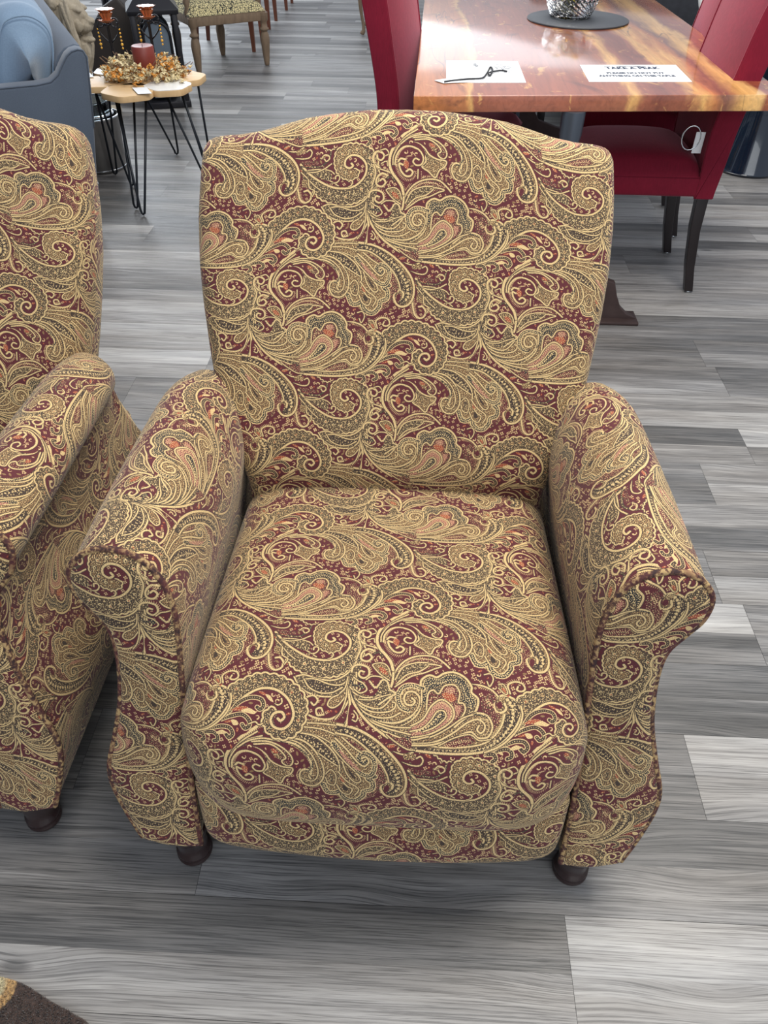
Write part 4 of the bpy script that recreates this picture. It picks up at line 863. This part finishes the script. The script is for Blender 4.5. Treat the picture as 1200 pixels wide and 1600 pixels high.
def hairpin(fx, fy, ax, ay, bx, by):
    f = np.array((fx, fy, .007)); A = np.array((ax, ay, .474)); B = np.array((bx, by, .474)); d = (B-A)/np.linalg.norm(B-A)*.010
    bm = bmesh.new(); tube(bm, [tuple(p-[-1.30, 3.84, 0]) for p in (A, f-d+[0, 0, .02], f-d*.7+[0, 0, .006], f, f+d*.7+[0, 0, .006], f+d+[0, 0, .02], B)], .0056, 8); link('hairpin_leg', bm, M['wire'], t)
hairpin(-1.290, 3.524, -1.36, 3.66, -1.22, 3.66); hairpin(-1.455, 3.900, -1.50, 3.80, -1.40, 3.80); hairpin(-1.59, 4.057, -1.53, 3.88, -1.47, 3.90); hairpin(-1.352, 4.400, -1.40, 4.08, -1.25, 4.10)
hairpin(-1.055, 3.90, -1.18, 3.80, -1.10, 3.80); hairpin(-1.10, 4.12, -1.16, 3.96, -1.06, 3.96); hairpin(-1.345, 3.60, -1.36, 3.70, -1.30, 3.74)
bm = bmesh.new(); lathe(bm, [(tuple(p)) for p in [(.048, 0), (.050, .003), (.050, .097), (.047, .101), (.030, .099), (.006, .097)]], (-1.285, 3.93, .520), 40); cn = link('pillar_candle', bm, M['candle'], auto=45); tag(cn, 'dark red pillar candle in the middle of the dried flower wreath', 'candle')
bm = bmesh.new(); tube(bm, [(-1.285, 3.93, .615), (-1.284, 3.931, .627)], .0015, 6); link('wick', bm, M['cord'], cn)
wr = empty('dried_flower_wreath', (-1.285, 3.90, .502), label='dried wreath of cream and amber florets around the red candle', cat='wreath')
rw = random.Random(8); kinds = {'cream_floret': (simple('cream_dried_floret', lin(214, 198, 156), .8, noise=.2, nscale=60), 380), 'amber_floret': (simple('amber_dried_floret', lin(206, 142, 62), .8, noise=.25, nscale=60), 200), 'brown_twig': (simple('brown_dried_twig', lin(116, 92, 72), .85, noise=.3, nscale=60), 260)}
for nm, (mt, cnt) in kinds.items():
    bm = bmesh.new()
    for k in range(cnt):
        a = rw.uniform(0, 6.283); rr = rw.gauss(.118, .030); z = rw.uniform(.004, .075)*(1-abs(rr-.118)/.12); x, y = rr*1.12*math.cos(a), rr*math.sin(a)
        if nm == 'amber_floret' and not (-.6 < math.sin(a*1.5+.6)): continue
        if nm == 'brown_twig': tube(bm, [(x, y, z), (x*1.12+rw.uniform(-.02, .02), y*1.12+rw.uniform(-.02, .02), z+rw.uniform(0, .03))], .0016, 5)
        else:
            for q in range(5):
                m_ = Matrix.Translation((x+rw.uniform(-.009, .009), y+rw.uniform(-.009, .009), z+rw.uniform(-.005, .008))) @ Matrix.Rotation(rw.uniform(0, 6), 4, 'Z') @ Matrix.Rotation(rw.uniform(-1.2, 1.2), 4, 'Y') @ Matrix.Diagonal((.0095, .0062, .0022, 1)); bmesh.ops.create_icosphere(bm, subdivisions=1, radius=1, matrix=m_)
    tag(link(nm, bm, mt, wr, smooth=False), kind='stuff')
def candelabra(x, y, h, flip, label):
    t = empty('candle_holder', (x, y, .5), 0, label=label, cat='candle holder', group=None)
    bm = bmesh.new(); lathe(bm, [(.036, 0), (.038, .004), (.012, .012), (.007, .02), (.007, h-.045), (.012, h-.04), (.020, h-.03)], (0, 0, 0), 20); link('stem', bm, M['lantern'], t)
    for s in (-1, 1):
        bm = bmesh.new(); pts = [(s*flip*(.004+.045*math.sin(q*1.3)), 0, h*.52+.12*(q/2.4)) for q in np.linspace(0, 1.6, 8)]+[(s*flip*(.052-.018+.018*math.cos(q)), 0, h*.52+.08+.018*math.sin(q)) for q in np.linspace(0, 5.0, 14)]
        tube(bm, pts, .0035, 8); link('scroll_arm', bm, M['lantern'], t)
        bm = bmesh.new()
        for q in range(6): bmesh.ops.create_icosphere(bm, subdivisions=1, radius=.0052+.002*(q == 4), matrix=Matrix.Translation((s*flip*.050, 0, h*.52+.055-q*.015)))
        link('bead_drop', bm, M['gold'], t)
    bm = bmesh.new(); n = 20
    for r0, r1, z0, z1, mt in ((.014, .038, h-.028, h-.014, 0), (.018, .026, h-.014, h+.012, 0), (.022, .038, h+.012, h+.026, 0)):
        A = [bm.verts.new((r0*math.cos(6.283*k/n), r0*math.sin(6.283*k/n), z0)) for k in range(n)]; B = [bm.verts.new(((r1+(.006 if k % 2 else -.004))*math.cos(6.283*k/n), (r1+(.006 if k % 2 else -.004))*math.sin(6.283*k/n), z1)) for k in range(n)]
        for k in range(n): bm.faces.new((A[k], A[(k+1) % n], B[(k+1) % n], B[k]))
        bm.faces.new(A[::-1]); bm.faces.new(B)
    link('crystal_cup', bm, M['copper'], t, smooth=False)
candelabra(-1.445, 3.985, .225, 1, 'black scrolled candle holder with an amber cup, left of the pair on the side table')
candelabra(-1.285, 4.085, .225, -1, 'black scrolled candle holder with an amber cup, just behind the red candle')
sheet('price_tag', [(-1.283, 3.683), (-1.221, 3.695), (-1.170, 3.596), (-1.227, 3.580)], .5045, 'white price tag on the front edge of the petal topped table', 'tag')
sheet('price_tag', [(-1.60, 3.955), (-1.575, 3.965), (-1.515, 3.862), (-1.545, 3.85)], .5025, 'white price tag between the sofa and the petal table', 'tag')

# ---- galvanised bucket with a glass cylinder ----
t = empty('metal_bucket', (-1.70, 4.18, 0), label='galvanised steel bucket on the floor under the side table', cat='bucket')
bm = bmesh.new(); lathe(bm, [(.122, .0), (.125, .004), (.127, .012), (.136, .255), (.130, .255), (.120, .02), (.01, .018)], (0, 0, 0), 48, cap=False); link('body', bm, M['galv'], t, auto=40)
bm = bmesh.new(); tube(bm, [(.136*math.cos(a), .136*math.sin(a), .257) for a in np.linspace(0, 6.283, 49)[:-1]], .005, 8, closed=True); link('rim', bm, M['chrome'], t); bm = bmesh.new(); tube(bm, [(.127*math.cos(a), .127*math.sin(a), .014) for a in np.linspace(0, 6.283, 49)[:-1]], .003, 8, closed=True); link('base_bead', bm, M['chrome'], t)
g = empty('glass_cylinder', (-1.70, 4.18, .02), label='pale teal glass cylinder standing in the steel bucket', cat='vase')
bm = bmesh.new(); lathe(bm, [(.09, 0), (.098, .004), (.105, .30), (.100, .31), (.095, .30), (.088, .012), (.01, .01)], (0, 0, 0), 40); link('cylinder', bm, M['tealglass'], g)
bm = bmesh.new(); tube(bm, [(.108*math.cos(a), .108*math.sin(a), .245) for a in np.linspace(0, 6.283, 49)[:-1]], .010, 8, closed=True); link('metal_band', bm, M['chrome'], g)

# ---- black lanterns and slate slab behind the table ----
def lantern(x, y, w, h, rz, label, col='lantern'):
    t = empty('lantern', (x, y, 0), rz, label=label, cat='lantern'); b = w/2
    bm = bmesh.new(); box(bm, (0, 0, .02), (w*1.1, w*1.1, .04), bevel=.006); box(bm, (0, 0, h*.80), (w*1.12, w*1.12, .03), bevel=.006)
    for sx in (-1, 1):
        for sy in (-1, 1): box(bm, (sx*b*.92, sy*b*.92, h*.41), (w*.12, w*.12, h*.78), bevel=.003)
    link('frame', bm, M[col], t, auto=40)
    bm = bmesh.new(); A = [bm.verts.new((sx*b*1.15, sy*b*1.15, h*.81)) for sx, sy in ((-1, -1), (1, -1), (1, 1), (-1, 1))]; B = [bm.verts.new((sx*b*.3, sy*b*.3, h)) for sx, sy in ((-1, -1), (1, -1), (1, 1), (-1, 1))]
    for k in range(4): bm.faces.new((A[k], A[(k+1) % 4], B[(k+1) % 4], B[k]))
    bm.faces.new(A[::-1]); bm.faces.new(B); link('roof', bm, M[col], t, smooth=False)
    for k in range(4):
        rot = Matrix.Rotation(k*math.pi/2, 4, 'Z'); bm = bmesh.new()
        ar = [(-b*.6, .06)]+[(-b*.6*math.cos(q), h*.60+b*.6*math.sin(q)) for q in np.linspace(0, math.pi, 12)]+[(b*.6, .06)]
        prism(bm, ar, 'y', -b*.86-.002, -b*.86+.002); bmesh.ops.transform(bm, matrix=rot, verts=bm.verts); p_ = link('pane', bm, M['dimglass'], t, smooth=False)
        bm = bmesh.new(); tube(bm, [(a_[0], -b*.88, a_[1]) for a_ in ar], .009, 6); bmesh.ops.transform(bm, matrix=rot, verts=bm.verts); link('arched_trim', bm, M[col], p_)
    return t
lantern(-1.68, 5.45, .27, .66, R(18), 'black lantern with arched grey panes behind the red candle')
lantern(-2.02, 6.1, .30, .72, R(35), 'black lantern standing behind the dark slate slab')
bm = bmesh.new(); prism(bm, [(-2.22, 0), (-1.86, 0), (-1.86, .46), (-1.95, .56), (-2.06, .50), (-2.20, .34)], 'y', 5.62, 5.80, .02); tag(link('slate_slab', bm, M['blackbag'], auto=40), 'dark brown slate slab standing between the lion and the lantern', 'stone slab')

# ---- cast stone lion bust ----
ln = empty('lion_statue', (-2.06, 5.05, 0), label='cast stone lion bust behind the blue sofa', cat='statue')
bm = bmesh.new()
def blob(c, s, ry=0, sub=2): bmesh.ops.create_icosphere(bm, subdivisions=sub, radius=1, matrix=Matrix.Translation(c) @ Matrix.Rotation(ry, 4, 'Y') @ Matrix.Diagonal((*s, 1)))
blob((-.01, 0, .55), (.115, .095, .12), 0, 3)          # skull
blob((.085, 0, .500), (.060, .050, .042)); blob((.128, 0, .522), (.030, .030, .022)); blob((.085, 0, .560), (.050, .030, .030), .7)   # muzzle, nose, bridge
blob((.070, -.045, .588), (.045, .024, .017), .3); blob((.070, .045, .588), (.045, .024, .017), .3); blob((.090, 0, .432), (.050, .036, .020), .1); blob((.075, -.060, .505), (.030, .016, .034)); blob((-.03, -.10, .62), (.03, .02, .035))
blob((.05, 0, .38), (.055, .05, .07), .2); blob((-.05, 0, .30), (.12, .10, .26)); blob((-.04, 0, .06), (.17, .16, .06))
rl_ = random.Random(5)
for sd in (-1, 1):
    for k in range(19):
        f = k/18; x0 = .045-.20*f; z0 = .70-.05*f-.10*rl_.random()
        pts = [(x0-.035*math.sin(q*.7+k)*.5-.006*q+(.05 if f < .3 else .0)*math.sin(q*.5), sd*(.088+.020*math.sin(q*.55)-.03*f+.006*(k % 2)), z0-.062*q) for q in range(7)]
        tube(bm, [tuple(p) for p in spline(pts, 4)], [.0155*math.sin(.5+2.3*i/24)+.003 for i in range(25)], 7)
    for k in range(9):
        f = k/8; pts = [(.085-.09*f+.010*math.sin(q*1.1+k)-.004*q, sd*(.022+.060*f), .415-.035*q) for q in range(6)]
        tube(bm, [tuple(p) for p in spline(pts, 4)], [.0145*math.sin(.6+2.2*i/20)+.002 for i in range(21)], 7)
o = link('bust', bm, M['stone'], ln); md = o.modifiers.new('remesh', 'REMESH'); md.mode = 'VOXEL'; md.voxel_size = .0045; md.use_smooth_shade = True
bm = bmesh.new(); box(bm, (-.04, 0, .02), (.38, .34, .04), bevel=.008); link('plinth', bm, M['stone'], ln, auto=40)

# ---- carved bench, brown chairs and a carved chair far behind ----
t = empty('carved_bench', (-1.65, 6.25, 0), R(33), label='carved wood bench with a cream and black printed seat at the top left', cat='bench')
W_, D_ = .545, .48
bm = bmesh.new(); P = []
for i in range(21):
    u = -1+i/10; row = []
    for j in range(21):
        w_ = -1+j/10; g = (max(0, 1-abs(u)**8)*max(0, 1-abs(w_)**8))**.4; row.append((W_/2+u*(W_/2+.02), D_/2+w_*(D_/2+.02), .355+.055*g+.03*(1-u*u)*(1-w_*w_)))
    P.append(row)
bm, V = grid(P); link('seat', bm, M['print'], t)
bm = bmesh.new(); box(bm, (W_/2, 0, .325), (W_+.03, .035, .065), bevel=.008); box(bm, (W_/2, D_, .325), (W_+.03, .035, .065), bevel=.008); box(bm, (0, D_/2, .325), (.035, D_, .065), bevel=.008); box(bm, (W_, D_/2, .325), (.035, D_, .065), bevel=.008); link('seat_rail', bm, M['carved'], t, auto=40)
lp_ = [(.014, 0), (.018, .006), (.020, .02), (.024, .05), (.031, .13), (.034, .175), (.030, .205), (.021, .225), (.034, .235), (.034, .245), (.022, .255), (.024, .285), (.034, .30), (.034, .345)]
for x, y in ((0, 0), (W_, 0), (.02, D_), (W_-.17, D_)): bm = bmesh.new(); lathe(bm, lp_, (x, y, 0), 14); link('leg', bm, M['carved'], t, auto=60)
for x in (.0, W_):
    bm = bmesh.new(); lathe(bm, [(.022, .345), (.028, .37), (.014, .40), (.026, .43), (.016, .46), (.020, .60)], (x, .08, 0), 14); box(bm, (x, .26, .61), (.05, .44, .04), bevel=.012); link('armrest', bm, M['carved'], t, auto=60)
bm = bmesh.new(); box(bm, (W_/2, D_+.01, .62), (W_, .05, .5), bevel=.02); link('backrest', bm, M['print'], t, auto=40)
def side_chair(loc, rz, mt, label, grp=None, cab=False):
    t = empty('side_chair', loc, rz, label=label, cat='chair', group=grp)
    bm = bmesh.new(); box(bm, (-.22, .2, .445), (.46, .44, .06), bevel=.02); link('seat', bm, M['print'] if cab else M['sofa'], t, auto=40)
    bm = bmesh.new(); box(bm, (-.44, .2, .75), (.05, .42, .55), bevel=.02); link('backrest', bm, M['print'] if cab else M['sofa'], t, auto=40)
    for x, y in ((0, 0), (-.42, 0), (0, .40), (-.42, .40)):
        bm = bmesh.new()
        if cab: tube(bm, spline([(x, y, .43), (x+.02, y, .34), (x+.012, y, .2), (x-.012, y, .06), (x+.004, y, .012)], 5), [.03, .032, .033, .03, .026, .023, .021, .019, .017, .016, .015, .014, .013, .013, .013, .014, .015, .018, .02, .02, .018], 10)
        else:
            A = [bm.verts.new((x+a, y+b, .42)) for a, b in ((-.024, -.024), (.024, -.024), (.024, .024), (-.024, .024))]; d = .012 if x == 0 else -.03
            B = [bm.verts.new((x+d+a, y+b, 0)) for a, b in ((-.013, -.013), (.013, -.013), (.013, .013), (-.013, .013))]
            for k in range(4): bm.faces.new((A[k], B[k], B[(k+1) % 4], A[(k+1) % 4]))
            bm.faces.new(A[::-1]); bm.faces.new(B)
        link('leg', bm, M[mt], t, smooth=cab)
    return t
side_chair((-1.385, 7.0, 0), 0, 'brownleg', 'brown legged chair directly behind the carved bench')
side_chair((-1.405, 7.9, 0), 0, 'brownleg', 'brown legged chair in the middle of the row behind the bench')
side_chair((-1.385, 8.85, 0), 0, 'brownleg', 'brown legged chair farthest back in the row behind the bench')
side_chair((-.54, 8.1, 0), R(180), 'carved', 'chair on pale cabriole legs far behind the left crimson chair', cab=True)

# ---- corner of a pile rug ----
edge = [(-.70, .372), (-.625, .365), (-.579, .356), (-.530, .336), (-.483, .319), (-.455, .306), (-.40, .26), (-.36, .20), (-.35, .12), (-.38, -.1), (-.5, -.3), (-1.4, -.35), (-1.5, .1), (-1.2, .33)]
bm = bmesh.new(); prism(bm, [tuple(p) for p in spline(edge, 3, True)], 'z', .0, .012, .004); rg = tag(link('area_rug', bm, M['rug'], auto=40), 'chocolate brown pile rug with beige leaves at the lower left corner', 'rug')
bm = bmesh.new(); rp = random.Random(2); E_ = spline(edge, 3, True)
for i in range(9000):
    x, y = rp.uniform(-.72, -.36), rp.uniform(.20, .37)
    k = np.interp(x, [e[0] for e in edge[:8]], [e[1] for e in edge[:8]])
    if y > k-.001 or y < k-.14: continue
    a = rp.uniform(0, 6.28); h = rp.uniform(.004, .008); d = .0011
    bm.faces.new([bm.verts.new((x+d*math.cos(a), y+d*math.sin(a), .0115)), bm.verts.new((x-d*math.cos(a), y-d*math.sin(a), .0115)), bm.verts.new((x+rp.uniform(-.003, .003), y+rp.uniform(-.003, .003), .0115+h))])
tag(link('pile', bm, M['rug'], rg, smooth=False), kind='stuff')

# ---- sets of the same kind ----
for key, g in (('paisley_armchair', 'matching paisley armchairs'), ('upholstered_dining_chair', 'crimson chairs around the slab table'), ('side_chair', None), ('candle_holder', 'scrolled candle holders on the side table'), ('lantern', 'black lanterns behind the side table'), ('paper_sign', 'white sheets on the slab table')):
    for o in bpy.data.objects:
        if o.name.split('.')[0] == key and o.parent is None:
            if key == 'side_chair': 
                if 'brown legged' in o['label']: o['group'] = 'brown legged chairs in a row'
            else: o['group'] = g
